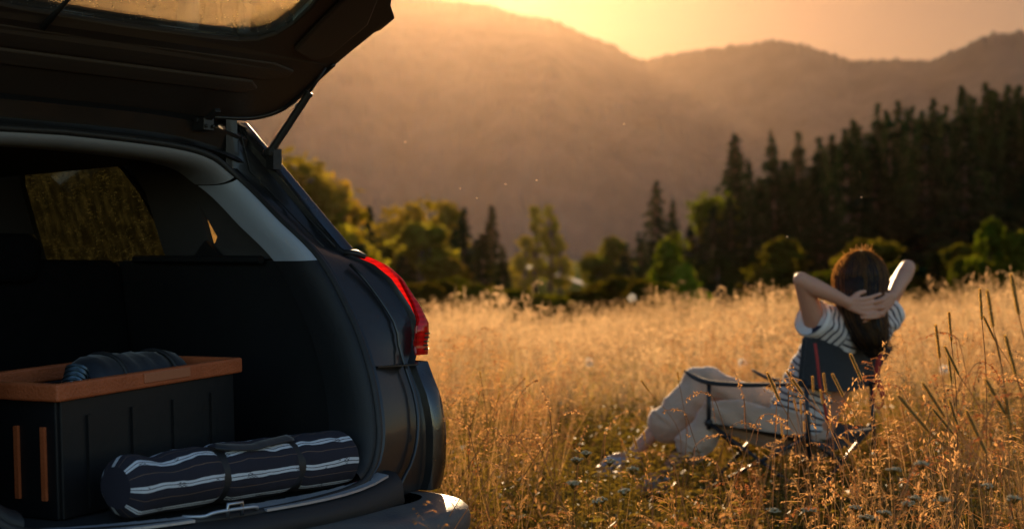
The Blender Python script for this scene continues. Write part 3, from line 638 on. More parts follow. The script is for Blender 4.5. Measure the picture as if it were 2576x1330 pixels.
# front: bonnet, windscreen, front bumper, lamps
rows = [[(q*(.80-.05*t), 3.25+1.05*t, 1.14-.20*t**1.6-.05*abs(q)**3) for q in np.linspace(-1, 1, 13)] for t in np.linspace(0, 1, 9)]
m = MB(); m.grid(rows); m.build('bonnet', M_paint, car, smooth=True)
rows = [[(q*(.62+.14*t), 2.60+.68*t+.06*(1-q*q), 1.685-.51*t) for q in np.linspace(-1, 1, 13)] for t in np.linspace(0, 1, 7)]
m = MB(); m.grid(rows); m.build('windscreen', M_front, car, smooth=True)
rows = [[(q*.80, 4.28+.14*(1-q*q)-(.05 if z > .8 else 0), z) for q in np.linspace(-1, 1, 17)] for z in (.93,.85,.7,.6,.45,.32)]
m = MB(); m.grid(rows); m.build('front_bumper', M_paint, car, smooth=True)
for s_ in (-1, 1): m = MB(); m.ball((s_*.66,4.30,.80), (.15,.10,.06), 14, 8); m.build('headlight', M_front, car, smooth=True)

# ---------------- raised tailgate
PH = R(28); GB, GZ = .74, 1.665
def G(a, s, w_):
    """a across, s away from the hinge, w_ upwards from the inner face"""
    cz = .012*(1-(a/.7)**2)
    return (a, GB-s*math.cos(PH)+w_*math.sin(PH), GZ+s*math.sin(PH)+w_*math.cos(PH)+cz)
outl = [(.60,-.01),(.655,.02),(.69,.06),(.709,.107),(.716,.20),(.717,.309),(.727,.40),(.737,.485),(.742,.490),(.748,.497),(.752,.556),(.70,.60),(.664,.655),(.64,.74),(.62,.80)]
outl = outl+[(-a, s) for a, s in outl[::-1]]
glass = [(.0,.325),(.15,.328),(.29,.334),(.36,.342),(.415,.360),(.450,.395),(.470,.45),(.474,.52),(.464,.60),(.435,.68),(.37,.715),(.2,.73),(0,.735)]
glass = glass+[(-a, s) for a, s in glass[-2:0:-1]]
gate = MB(); gate.prism(outl, [glass], G, .045); M_gin = pm('gate_inner_paint', (.050,.038,.034), (.058,.045,.040), 5, .45, bump=.05, bscale=80); gt = gate.build('tailgate', M_gin, car); bevel(gt, .008, 3, 50)
m = MB(); m.prism(glass, [], lambda a, s, w_: G(a, s, .012+w_), .004); m.build('rear_glass', M_gateglass, gt)
# inner trim mouldings
def band(pts, nm, mat, wd=.02):
    m = MB(); m.prism(pts, [], lambda a, s, w_: G(a, s, -w_), wd); return bevel(m.build(nm, mat, gt), .008, 3)
M_gtrim = pm('gate_trim', (.065,.050,.045), (.075,.058,.052), 5, .55, bump=.3, bscale=400)
band([(-.50,.205),(.52,.205),(.60,.235),(.60,.265),(.52,.285),(.0,.278),(-.50,.285),(-.60,.265),(-.60,.235)], 'gate_header_trim', M_gtrim, .010)
band([(-.50,.135),(.50,.135),(.54,.165),(.50,.195),(-.50,.195),(-.54,.165)], 'gate_header_rib', M_gtrim, .012)
band([(.53,.36),(.62,.33),(.66,.36),(.675,.52),(.63,.62),(.58,.70),(.53,.70),(.525,.5)], 'gate_side_trim', M_gtrim, .014)
band([(-.53,.36),(-.525,.5),(-.53,.70),(-.58,.70),(-.63,.62),(-.675,.52),(-.66,.36),(-.62,.33)], 'gate_side_trim', M_gtrim, .014)
m = MB(); m.tube(spline([G(*p, -.003) for p in [(.50,-.005),(.60,.01),(.655,.035),(.688,.075),(.70,.13),(.704,.24),(.706,.32)]], 5), .007, 6); m.build('gate_flange', M_jamb, gt, smooth=True)
# heating lines and the bus bars
M_line = pm('heating_line', (.10,.05,.02), None, 5, .6)
for k in range(9):
    s = .395+k*.038; hw = .43 if s > .43 else .38
    m = MB(); m.tube([G(a, s+.006*(a/.4)**2, .020) for a in np.linspace(-hw, hw, 14)], .0009, 3); m.build('heating_line', M_line, gt)
for a in (-.30, -.02, .22):
    m = MB(); m.tube([G(a, s, .020) for s in (.37,.72)], .0011, 3); m.build('heating_line', M_line, gt)
m = MB(); m.tube([G(-.20,.30,-.02), G(-.19,.37,-.012), G(-.175,.42,.0), G(-.17,.60,.01)], [.01,.007,.005,.004], 6); m.build('wiper_arm', M_rub, gt, smooth=True)
# lower door panel of the gate, folded down at the waist
PH2 = R(-14); w0 = G(0,.80,0)
def G2(a, s, w_):
    return (a, w0[1]-s*math.cos(PH2)+w_*math.sin(PH2), w0[2]-.012*(a/.7)**2+s*math.sin(PH2)+w_*math.cos(PH2))
m = MB(); m.prism([(.62,0),(.60,.2),(.56,.42),(.50,.52),(-.50,.52),(-.56,.42),(-.60,.2),(-.62,0)], [], G2, .06); bevel(m.build('gate_lower_panel', M_jamb, gt), .01, 3)

# ================================================================== load in the boot
CT = car.matrix_basis.copy(); CT = Matrix.Translation(car.location) @ Matrix.Rotation(TH, 4, 'Z')
def onfloor(a, b, z): return CT @ Vector((a, b, z))
FZ = .657
# crate: front left and front right corners in car space
FL = Vector((-.292,.226)); FR = Vector((.345,.410)); ex = (FR-FL); CL = ex.length; ca = math.atan2(ex.y, ex.x)
cr = empty('storage_crate', onfloor(FL.x, FL.y, FZ), TH+ca); tag(cr, 'black plastic crate with an orange rim standing in the boot', 'crate')
M_cr = pm('crate_black', (.003,.003,.004), (.004,.004,.005), 10, .55, bump=.1)
M_or = pm('crate_orange', (.38,.085,.022), (.48,.115,.035), 16, .55, bump=.35, bscale=150)
CD_, CH = .36, .268; cr.rotation_euler = (0, -.040, TH+ca)
for nm, c, d in (('side_wall', (CL/2,.012,CH/2), (CL-.03,.012,CH)), ('side_wall', (CL/2,CD_-.012,CH/2), (CL-.03,.012,CH)), ('end_wall', (.014,CD_/2,CH/2), (.012,CD_-.03,CH)), ('end_wall', (CL-.014,CD_/2,CH/2), (.012,CD_-.03,CH)), ('crate_base', (CL/2,CD_/2,.006), (CL-.04,CD_-.04,.012))):
    m = MB(); m.box(c, d); bevel(m.build(nm, M_cr, cr), .003)
m = MB(); m.prism([(-.008,-.008),(CL+.008,-.008),(CL+.008,CD_+.008),(-.008,CD_+.008)], [[(.016,.016),(CL-.016,.016),(CL-.016,CD_-.016),(.016,CD_-.016)]], lambda x, y, z: (x, y, CH+z), .040)
bevel(m.build('rim', M_or, cr), .006, 3)
m = MB(); m.box((CL*.55,-.0095,CH+.024), (CL*.26,.004,.024)); bevel(m.build('label_plate', pm('crate_plate', (.42,.14,.06), None, 5, .7), cr), .004)
for y in (.05,.13,.23,.31): m = MB(); m.box((.004,y,CH*.47), (.008,.012,CH*.62)); m.build('rib', M_or, cr)
for x in (.1,.25,.4,.55): m = MB(); m.box((x,.003,CH*.45), (.012,.008,CH*.8)); m.build('wall_rib', M_cr, cr)
# rolled bag lying in the crate
M_bag = pm('dark_blue_nylon', (.003,.007,.014), (.006,.010,.018), 6, .55, bump=.6, bscale=12, sheen=.2)
def crp(x, y, z): 
    p = Matrix.Rotation(ca, 4, 'Z') @ Vector((x, y, z)); return onfloor(FL.x+p.x, FL.y+p.y, FZ+z)
bagO = empty('rolled_bag', crp(.24,.17,CH-.045), TH+ca); tag(bagO, 'dark blue rolled bag lying across the top of the crate', 'bag')
rows = []
for i, t in enumerate(np.linspace(0, 1, 24)):
    rr = .075*min(1, .55+t*6, .55+(1-t)*6)*(1+.05*math.sin(t*40)); rows.append([(t*.36, rr*math.cos(q)*1.1, .055+rr*math.sin(q)*(1+.08*noise.noise(Vector((t*8, q*2, 0))))) for q in np.linspace(0, 6.283, 21)])
m = MB(); m.grid(rows); m.add(rows[0][:-1], [tuple(range(20))]); m.add(rows[-1][:-1], [tuple(range(20))]); m.build('bag_body', M_bag, bagO, smooth=True)
for t in (.08, .27):
    m = MB(); m.tube([(t, .086*math.cos(q), .055+.079*math.sin(q)) for q in np.linspace(0, 6.283, 25)], .006, 6, cap=False); m.build('bag_strap', M_rub, bagO, smooth=True)
fl = empty('flashlight', crp(.10,.09,CH-.08), TH+ca); tag(fl, 'small dark flashlight with ringed steel neck leaning in the crate corner', 'flashlight')
ax = Vector((.55,.25,.8)).normalized(); M_fl = pm('anodised', (.10,.16,.20), (.14,.2,.24), 9, .3, metal=.8)
m = MB(); m.tube([ax*0, ax*.10, ax*.13, ax*.17], [.016,.016,.024,.025], 16); m.build('flashlight_body', M_fl, fl, auto=40)
for k in range(4): m = MB(); m.tube([ax*(.125+.013*k), ax*(.131+.013*k)], .0285, 16); m.build('ring', M_fl, fl, auto=40)
m = MB(); m.tube([Vector((.0,.03,.0)), Vector((-.02,.02,.05)), Vector((.0,.0,.10))], .007, 6); m.build('wrist_cord', M_bag, fl, smooth=True)
# plaid blanket roll
M_pl = bpy.data.materials.new('plaid_wool'); M_pl.use_nodes = True; n = M_pl.node_tree.nodes; L = M_pl.node_tree.links; b = n['Principled BSDF']
at = n.new('ShaderNodeAttribute'); at.attribute_name = 'st'; sep = n.new('ShaderNodeSeparateXYZ'); L.new(at.outputs['Vector'], sep.inputs[0])
def mth(op, a, b_=None, c=None):
    q = n.new('ShaderNodeMath'); q.operation = op
    for i, v in enumerate((a, b_, c)):
        if v is None: continue
        if isinstance(v, (int, float)): q.inputs[i].default_value = v
        else: L.new(v, q.inputs[i])
    return q.outputs[0]
fr_ = mth('FRACT', mth('MULTIPLY', sep.outputs[0], 7.0))
def bandm(lo, hi): return mth('MULTIPLY', mth('GREATER_THAN', fr_, lo), mth('LESS_THAN', fr_, hi))
wht = mth('ADD', bandm(.40, .50), bandm(.53, .63)); brn = bandm(.93, .955)
chk = n.new('ShaderNodeTexChecker'); chk.inputs['Scale'].default_value = 1.0
cm = n.new('ShaderNodeCombineXYZ'); L.new(mth('MULTIPLY', sep.outputs[0], 150), cm.inputs[0]); L.new(mth('MULTIPLY', sep.outputs[1], 120), cm.inputs[1]); L.new(cm.outputs[0], chk.inputs[0])
tn = n.new('ShaderNodeTexNoise'); tn.inputs['Scale'].default_value = 14; L.new(at.outputs['Vector'], tn.inputs[0])
spk = mth('MULTIPLY', mth('MULTIPLY', chk.outputs['Fac'], mth('GREATER_THAN', tn.outputs[0], .62)), .8)
c1 = n.new('ShaderNodeMix'); c1.data_type = 'RGBA'; c1.inputs[6].default_value = (.018,.017,.030,1); c1.inputs[7].default_value = (.62,.66,.72,1); L.new(mth('MULTIPLY', wht, mth('SUBTRACT', 1.0, spk)), c1.inputs[0])
c2 = n.new('ShaderNodeMix'); c2.data_type = 'RGBA'; L.new(brn, c2.inputs[0]); L.new(c1.outputs[2], c2.inputs[6]); c2.inputs[7].default_value = (.16,.10,.07,1); L.new(c2.outputs[2], b.inputs['Base Color'])
b.inputs['Roughness'].default_value = .9; tb = n.new('ShaderNodeTexNoise'); tb.inputs['Scale'].default_value = 400; bp = n.new('ShaderNodeBump'); bp.inputs['Strength'].default_value = .4; bp.inputs['Distance'].default_value = .005; L.new(tb.outputs[0], bp.inputs['Height']); L.new(bp.outputs[0], b.inputs['Normal'])
BL = Vector((-.225,.112)); BR_ = Vector((.475,.155)); bx = BR_-BL; bl = bx.length; ba = math.atan2(bx.y, bx.x)
blk = empty('plaid_blanket', onfloor(BL.x, BL.y, FZ+.003), TH+ba); tag(blk, 'rolled dark plaid blanket with pale stripes held by two black straps', 'blanket')
st1, st2 = .365, .70
rows = []; uv = []
for i, t in enumerate(np.linspace(0, 1, 110)):
    pin = 1-.12*math.exp(-((t-st1)/.024)**2)-.12*math.exp(-((t-st2)/.024)**2); endr = min(1, (.5+t*16), (.45+(1-t)*22))
    row = []
    for k in range(49):
        q = 2*math.pi*k/48; nz = noise.fractal(Vector((t*9, math.cos(q)*1.5, math.sin(q)*1.5)), 1, 2, 3)
        rr = (1+.05*nz)*pin*endr**.6; yy = math.cos(q)*.082*rr*(1-.03*math.sin(t*14)); zz = .077+math.sin(q)*.070*rr
        zz -= .014*math.exp(-((t-.14)/.05)**2)*max(0, math.sin(q))
        row.append((t*bl, yy, max(.0, zz))); uv.append((k/48+.012*nz+.018*math.sin(t*3.2)*(1 if t < st1 else .2), t, 0))
    rows.append(row)
m = MB(); m.grid(rows); e0 = len(m.v)
m.add([(-.004, .0, .077)]+rows[0][:-1], [(0, 1+k, 1+(k+1) % 48) for k in range(48)]); uv += [(.1,0,0)]*49
m.add([(bl+.004, .0, .077)]+rows[-1][:-1], [(0, 1+k, 1+(k+1) % 48) for k in range(48)]); uv += [(.25,1,0)]+[(.15+.6*(p[2]), 1, 0) for p in rows[-1][:-1]]
ob = m.build('blanket_roll', M_pl, blk, smooth=True)
a_ = ob.data.attributes.new('st', 'FLOAT_VECTOR', 'POINT'); a_.data.foreach_set('vector', [c for u in uv for c in u])
for t in (st1, st2):
    rows = [[(t*bl+dx, math.cos(q)*.082*r_, .077+math.sin(q)*.071*r_) for dx, r_ in ((-.020,.86),(-.019,.93),(.019,.93),(.020,.86))] for q in np.linspace(0, 6.283, 41)]
    m = MB(); m.grid(rows); m.build('strap', M_rub, blk, auto=40)
m = MB(); m.tube(spline([(st1*bl, -.03, .148),(.40*bl,-.045,.144),(.50*bl,-.05,.138),(.56*bl,-.045,.142),(st2*bl,-.03,.147)], 5), .016, 8, sq=.3, ref=(0,-.4,1)); m.build('carry_handle', M_bag, blk, smooth=True)

# ================================================================== the woman and her camping chair
def remeshed(mb, voxel, name, mat, parent=None, smooth_it=4, disp=None, sfac=.5):
    t = mb.build('tmp', mat, smooth=True)
    a = t.modifiers.new('r', 'REMESH'); a.mode = 'VOXEL'; a.voxel_size = voxel; a.use_smooth_shade = True
    b = t.modifiers.new('s', 'SMOOTH'); b.iterations = smooth_it; b.factor = sfac
    dg = bpy.context.evaluated_depsgraph_get(); dg.update()
    me = bpy.data.meshes.new_from_object(t.evaluated_get(dg)); me.name = name
    bpy.data.objects.remove(t)
    if disp:
        nv = len(me.vertices); co = np.empty(nv*3); me.vertices.foreach_get('co', co); co = co.reshape(-1, 3); no = np.empty(nv*3); me.vertices.foreach_get('normal', no); no = no.reshape(-1, 3)
        d = np.array([disp(Vector(c), Vector(q)) for c, q in zip(co, no)]); co = co+no*d[:, None]; me.vertices.foreach_set('co', co.ravel()); me.update()
    me.polygons.foreach_set('use_smooth', [True]*len(me.polygons))
    me.materials.clear(); me.materials.append(mat)
    o = bpy.data.objects.new(name, me); COL.objects.link(o)
    if parent: o.parent = parent
    return o
def cap(mb, pts, rad, n=16, sq=1.0, ref=None):
    """closed limb through pts, ends rounded"""
    P = spline(pts, 5); Rr = [float(np.interp(i/5, range(len(rad)), rad)) for i in range(len(P))]
    mb.tube(P, Rr, n, sq=sq, ref=ref); mb.ball(P[0], Rr[0]*.98, n, 8); mb.ball(P[-1], Rr[-1]*.98, n, 8)
FA = R(36); FD = Vector((-math.sin(FA), math.cos(FA), 0)); RD = Vector((math.cos(FA), math.sin(FA), 0)); UP = Vector((0,0,1))
nb = px(2130, 822, 6.62); pel = px(2035, 1078, 6.74)
TA = (nb-pel).normalized(); BK = (RD.cross(TA)).normalized()*-1      # BK points out of her back
if BK.dot(FD) > 0: BK = -BK
shL, shR = px(2058, 832, 6.50), px(2203, 806, 6.72)
elL, elR = px(2016, 704, 6.36), px(2283, 672, 6.80)
wrL, wrR = px(2136, 762, 6.385), px(2241, 748, 6.52)
hc = px(2164, 712, 6.60)
person = empty('person', (pel.x, pel.y, float(H(pel.x, pel.y)))); tag(person, 'woman in a striped T-shirt leaning back with both hands behind her head', 'person')
OFF = -person.location
class MBo(MB):
    def build(s, *a, **k):
        return MB.build(s, *a, **k)
def rel(o): o.location = OFF; return o
M_skin = pm('skin', (.50,.24,.15), (.56,.29,.19), 6, .5, sss=.25, bump=.15, bscale=120, spec=.35)
B = MB()
# trunk, neck and head
cap(B, [pel, pel.lerp(nb, .5)-BK*.0, nb-TA*.05], [.11,.115,.10], 18)
cap(B, [nb-TA*.06, nb+TA*.02, hc-UP*.05-FD*.01], [.060,.050,.050], 14)
RY = Matrix((RD, FD, UP)).transposed()
B.ball(hc+UP*.012, (.072,.088,.105), 24, 18, rot=RY); B.ball(hc+FD*.030-UP*.055, (.054,.055,.058), 18, 14, rot=RY)
B.ball(hc+FD*.083-UP*.098, (.020,.018,.016), 10, 8, rot=RY)                          # chin
B.tube([hc+FD*.086+UP*.012, hc+FD*.104-UP*.020, hc+FD*.104-UP*.030], [.007,.011,.012], 8)     # nose
for s_ in (-1, 1):
    B.ball(hc+RD*.075*s_-UP*.012, (.008,.020,.030), 10, 8, rot=RY)                        # ear
    B.ball(hc+FD*.078+RD*.032*s_+UP*.028, (.020,.010,.006), 10, 6, rot=RY)              # brow
B.ball(hc+FD*.086-UP*.058, (.022,.010,.007), 10, 6, rot=RY); B.ball(hc+FD*.084-UP*.071, (.019,.010,.008), 10, 6, rot=RY)
# shoulders and arms
for sh, el, wr in ((shL, elL, wrL), (shR, elR, wrR)):
    cap(B, [nb-TA*.05+(sh-nb)*.3, sh-TA*.0], [.075,.062], 16)
    d = (el-sh)
    cap(B, [sh, sh+d*.35, sh+d*.8, el], [.056,.050,.040,.036], 16)
    f = (wr-el); B.ball(el, .0375, 14, 10)
    cap(B, [el, el+f*.25-UP*.004, el+f*.65, wr], [.036,.042,.033,.0235], 16)
# hands: palm, four fingers with bends, thumb off the side
def finger(base, pts, r0=.0088):
    P = [base]+pts; cap(B, P, [r0*1.08, r0, r0*.94, r0*.84][:len(P)], 10)
def hand(wr, palm, spread, fdir, nrm, lens, curl, thumb, fan):
    """wrist, palm centre, across-the-palm direction, finger direction, palm-facing direction"""
    k0 = palm+fdir*.040
    for i, q in enumerate((-.033,-.011,.011,.033)):
        cap(B, [wr+spread*q*.45, palm+spread*q*.9, k0+spread*q], [.0175,.0135,.0115], 10)
    for i, q in enumerate((-.034,-.0115,.0115,.034)):
        dd = (fdir+spread*fan*(i-1.5)).normalized(); L_ = lens[i]; b0 = k0+spread*q
        finger(b0, [b0+dd*L_*.45+nrm*curl*.2*L_, b0+dd*L_*.75+nrm*curl*.55*L_, b0+dd*L_*.93+nrm*curl*1.0*L_])
    t0 = wr+(palm-wr)*.35+spread*.026*thumb
    cap(B, [t0, t0+(spread*thumb*.7+fdir).normalized()*.034+nrm*.01, t0+(spread*thumb*.45+fdir).normalized()*.062+nrm*.018], [.0155,.0125,.0098], 10)
toh = (hc-px(2180, 765, 6.40)).normalized()
pL = px(2168, 769, 6.372); fL = Vector((1, .12, .10)).normalized(); sL = Vector((-.10, .0, 1)).normalized()
hand(wrL, pL, sL, fL, Vector((.25,.97,0)), [.062,.072,.070,.058], .35, 1, .16)
pR = px(2214, 772, 6.425); fR = (pR-wrR).normalized()*.4+Vector((-.8,-.15,-.05)); fR.normalize(); sR = (UP-fR*fR.z).normalized()
hand(wrR, pR, sR, fR, Vector((-.25,.6,-.1)), [.058,.066,.064,.052], .25, 1, .18)
# right hand's lower fingers folded forward over the left hand's edge
for q, y_ in enumerate((789, 797)):
    a = px(2222, y_-6, 6.43); cap(B, [a, px(2203, y_-1, 6.372), px(2184, y_+1, 6.366), px(2168, y_+1, 6.375)], [.0095,.0092,.0088,.008], 10)
# legs
hpR, knR, anR = px(2005, 1055, 6.88), px(1748, 966, 7.02), px(1590, 1146, 6.95)
hpL, knL, anL = px(1980, 1082, 6.62), px(1792, 1040, 6.72), px(1668, 1196, 6.66)
for hp, kn, an, ft in ((hpR, knR, anR, px(1508, 1174, 6.93)), (hpL, knL, anL, px(1606, 1222, 6.62))):
    cap(B, [pel, hp, hp.lerp(kn, .5), kn], [.09,.085,.068,.052], 16)
    cap(B, [kn, kn.lerp(an, .3)+Vector((.012,0,-.005)), kn.lerp(an, .75), an], [.050,.054,.036,.030], 16)
    hl = an+Vector((.022,-.005,-.042)); B.ball(hl, .030, 12, 8)
    cap(B, [an+Vector((-.005,0,-.02)), an.lerp(ft, .5)+UP*.012, ft+Vector((.02,0,.0))], [.034,.031,.024], 12)
    cap(B, [hl, an.lerp(ft, .55)-UP*.014, ft+Vector((.02,0,-.006))], [.028,.028,.022], 12)
    for k in range(5):
        o_ = Vector((0, (k-2)*.015, 0)); cap(B, [ft+o_+Vector((.03,0,-.004)), ft+o_+Vector((-.004+.003*abs(k-1),0,.002)), ft+o_+Vector((-.022+.004*abs(k-1),0,-.008))], [.012,.010,.008], 8)
rel(remeshed(B, .0042, 'body', M_skin, person, 3))
# shirt
M_shirt = bpy.data.materials.new('striped_jersey'); M_shirt.use_nodes = True; n = M_shirt.node_tree.nodes; L = M_shirt.node_tree.links; b = n['Principled BSDF']; b.inputs['Roughness'].default_value = .9
at = n.new('ShaderNodeAttribute'); at.attribute_name = 'st'
def mth(op, a, b_=None):
    q = n.new('ShaderNodeMath'); q.operation = op
    for i, v in enumerate((a, b_)):
        if v is None: continue
        if isinstance(v, (int, float)): q.inputs[i].default_value = v
        else: L.new(v, q.inputs[i])
    return q.outputs[0]
f_ = mth('FRACT', mth('MULTIPLY', at.outputs['Fac'], 1/.030)); s1 = mth('LESS_THAN', f_, .30)
c1 = n.new('ShaderNodeMix'); c1.data_type = 'RGBA'; c1.inputs[6].default_value = (.72,.70,.68,1); c1.inputs[7].default_value = (.018,.022,.045,1); L.new(s1, c1.inputs[0]); L.new(c1.outputs[2], b.inputs['Base Color'])
trn = n.new('ShaderNodeBsdfTranslucent'); L.new(c1.outputs[2], trn.inputs[0]); mxs = n.new('ShaderNodeMixShader'); mxs.inputs[0].default_value = .22; L.new(b.outputs[0], mxs.inputs[1]); L.new(trn.outputs[0], mxs.inputs[2]); L.new(mxs.outputs[0], n['Material Output'].inputs[0])
T = MB(); lo = px(1985, 1085, 6.70)
P = [px(2118, 838, 6.62), px(2104, 862, 6.625), px(2080, 905, 6.65), px(2054, 960, 6.68), px(2030, 1010, 6.70), px(2006, 1060, 6.72), px(1990, 1098, 6.73)]
W_ = [.135,.180,.188,.190,.190,.192,.195]; Dp = [.085,.110,.118,.122,.126,.135,.14]
rows = []
for i in range(len(P)*6-5):
    t = i/6; j = min(int(t), len(P)-2); p = P[j].lerp(P[j+1], t-j); w_ = np.interp(t, range(7), W_); d_ = np.interp(t, range(7), Dp); row = []
    for k in range(32):
        q = 2*math.pi*k/32; row.append(p+RD*math.cos(q)*w_+BK*math.sin(q)*d_)
    rows.append(row)
T.grid(rows, close=True); n0 = len(T.v); T.add(rows[0], [tuple(range(32))]); T.add(rows[-1], [tuple(range(32))[::-1]])
# sleeves: loose tubes
cfL, cfR = px(2043, 800, 6.455), px(2238, 778, 6.735)
SLV = [(px(2110, 850, 6.58), cfL, .088), (px(2175, 838, 6.66), cfR, .080)]
for a, c, r_ in SLV: T.tube([a, a.lerp(c, .5)+UP*.006, c], [.105,.098,r_], 20); T.ball(a, .10, 16, 10)
T.tube([px(2118,838,6.62), px(2140,812,6.62)], [.12,.072], 18)
def wr_sh(c, q): return .006*noise.fractal(Vector((c.x*9, c.y*9, c.z*16)), 1, 2, 3)+.005*math.sin((c.x*.9-c.z*1.0)*60+3*noise.noise(c*5))*max(0, min(1, (c.z-.95)*6))+.004*math.sin((c.x*.5+c.z*1.2)*70+4*noise.noise(c*4))
shirt = remeshed(T, .0062, 'striped_shirt', M_shirt, person, 5, wr_sh); rel(shirt)
me = shirt.data; co = np.empty(len(me.vertices)*3); me.vertices.foreach_get('co', co); co = co.reshape(-1, 3); st = np.zeros(len(co))
for i, c in enumerate(co):
    c = Vector(c); v = (c-pel).dot(TA); side = (c-pel.lerp(nb,.6)).dot(RD)
    val = v+.015*math.sin(side*9)+.02*noise.noise(c*6); 
    for a, cf, r_ in SLV:
        ax = (cf-a); l_ = ax.length; ax = ax/l_; t = (c-a).dot(ax); dd = ((c-a)-ax*t).length
        if t > l_*.30 and dd < .115: val = t*.9+.01*noise.noise(c*8)+3.0
    st[i] = val
a_ = me.attributes.new('st', 'FLOAT', 'POINT'); a_.data.foreach_set('value', st)
# cuffs
for a, c, r_ in SLV:
    ax = (c-a).normalized(); m = MB(); m.tube([c-ax*.016, c-ax*.002, c+ax*.010], [r_*1.03, r_*1.06, r_*1.01], 26, cap=False); m.tube([c+ax*.010, c-ax*.012], [r_*.97, r_*.93], 26, cap=False)
    rel(m.build('sleeve_cuff', pm('cuff', (.72,.70,.68), None, 5, .9), person, smooth=True))
# trousers
M_tr = pm('beige_linen', (.48,.31,.20), (.54,.37,.25), 7, .9, bump=.5, bscale=60, sheen=.6)
Q = MB()
cap(Q, [px(2030,1085,6.73), px(2000,1075,6.73)], [.135,.13], 18)
cap(Q, [hpR, hpR.lerp(knR, .4)+UP*.008, knR+Vector((.03,0,.008)), knR+Vector((-.002,0,-.012))], [.105,.092,.078,.074], 20)
cap(Q, [knR+Vector((.005,0,-.01)), knR.lerp(anR, .25)+Vector((.045,-.02,.0)), knR.lerp(anR, .42)+Vector((.055,-.02,-.0)), knR.lerp(anR, .56)+Vector((.045,-.01,.005))], [.078,.098,.108,.100], 20)
cap(Q, [hpL, hpL.lerp(knL, .5), knL], [.108,.086,.072], 20)
cap(Q, [knL, knL.lerp(anL, .3)+Vector((.03,0,0)), knL.lerp(anL, .55)+Vector((.02,0,0))], [.070,.078,.080], 20)
def wr_tr(c, q): return .014*noise.fractal(Vector((c.x*6, c.y*6, c.z*9)), 1, 2, 3)+.0055*math.sin((c.x*.8+c.z*.7)*55+5*noise.noise(c*5))
rel(remeshed(Q, .0075, 'cropped_trousers', M_tr, person, 6, wr_tr))
for kn, an, t_, r_, of in ((knR, anR, .58, .096, Vector((.042,-.01,.004))), (knL, anL, .56, .076, Vector((.02,0,0)))):
    c = kn.lerp(an, t_)+of; ax = (an-kn).normalized(); m = MB(); m.tube([c-ax*.02, c-ax*.008, c+ax*.008, c+ax*.016, c+ax*.008], [r_, r_*1.10, r_*1.10, r_*1.0, r_*.9], 24, cap=False)
    rel(m.build('rolled_hem', M_tr, person, smooth=True))
# sandals
M_sand = pm('grey_blue_leather', (.34,.35,.40), (.42,.42,.46), 20, .6)
for an, ft in ((anR, px(1508,1174,6.93)), (anL, px(1606,1222,6.62))):
    hl = an+Vector((.03,-.005,-.070)); tp = ft+Vector((-.02,0,-.024)); d = tp-hl; m = MB()
    rows = []
    for t in np.linspace(0, 1, 14):
        wd = .030+.014*math.sin(min(1, t*1.1)*2.4)-(.02 if t in (0, 1) else 0); c = hl+d*t; rows.append([c+Vector((0,-wd,0)), c+Vector((0,wd,0)), c+Vector((0,wd,-.014)), c+Vector((0,-wd,-.014))])
    m.grid(rows, close=True); sn = m.build('sandal', M_sand, person); rel(sn)
    for t, h in ((.80,.032),(.66,.042),(.45,.056)):
        c = hl+d*t; mm = MB(); mm.tube([c+Vector((0,-.042*math.cos(q),h*math.sin(q)*1.25)) for q in np.linspace(0, math.pi, 14)], .011, 6, sq=.3, ref=(0,.0,1)); mm.build('strap', M_sand, sn, smooth=True)
    mm = MB(); cap(mm, [an.lerp(ft, .30)+Vector((0,0,-.006)), an.lerp(ft, .62)+UP*.004, ft+Vector((.028,0,.004))], [.036,.036,.030], 14); mm.build('sandal_upper', M_sand, sn, smooth=True)
    mm = MB(); c = an+Vector((0,0,.0)); mm.tube([c+Vector((.036*math.cos(q), .036*math.sin(q), .008*math.sin(q))) for q in np.linspace(0, 6.28, 20)], .009, 6, cap=False); mm.build('ankle_strap', M_sand, sn, smooth=True)
# hair: core volume and strands
M_hair = bpy.data.materials.new('brown_hair'); M_hair.use_nodes = True; n = M_hair.node_tree.nodes; L = M_hair.node_tree.links; b = n['Principled BSDF']
b.inputs['Base Color'].default_value = (.012,.008,.006,1); b.inputs['Roughness'].default_value = .6; b.inputs['Specular IOR Level'].default_value = .15
M_str = bpy.data.materials.new('hair_strand'); M_str.use_nodes = True; n = M_str.node_tree.nodes; L = M_str.node_tree.links; b = n['Principled BSDF']
b.inputs['Base Color'].default_value = (.012,.009,.007,1); b.inputs['Roughness'].default_value = .35
t_ = n.new('ShaderNodeBsdfTranslucent'); t_.inputs[0].default_value = (1,.68,.32,1); q_ = n.new('ShaderNodeMixShader'); q_.inputs[0].default_value = .03; L.new(b.outputs[0], q_.inputs[1]); L.new(t_.outputs[0], q_.inputs[2]); L.new(q_.outputs[0], n['Material Output'].inputs[0])
HB = MB(); hcc = px(2164, 710, 6.585)
HB.ball(hcc+UP*.012, (.112,.118,.118), 24, 18, rot=RY)
hch = [px(2160,735,6.545), px(2166,775,6.515), px(2176,815,6.50), px(2186,850,6.49), px(2194,880,6.485)]
cap(HB, hch, [.112,.102,.092,.076,.036], 20)
def hn(c, q): return .010*noise.fractal(Vector((c.x*22, c.y*22, c.z*6)), 1, 2, 3)
rel(remeshed(HB, .008, 'hair', M_hair, person, 3, hn))
rh = random.Random(11); cs_in = MB(); cs_out = MB()
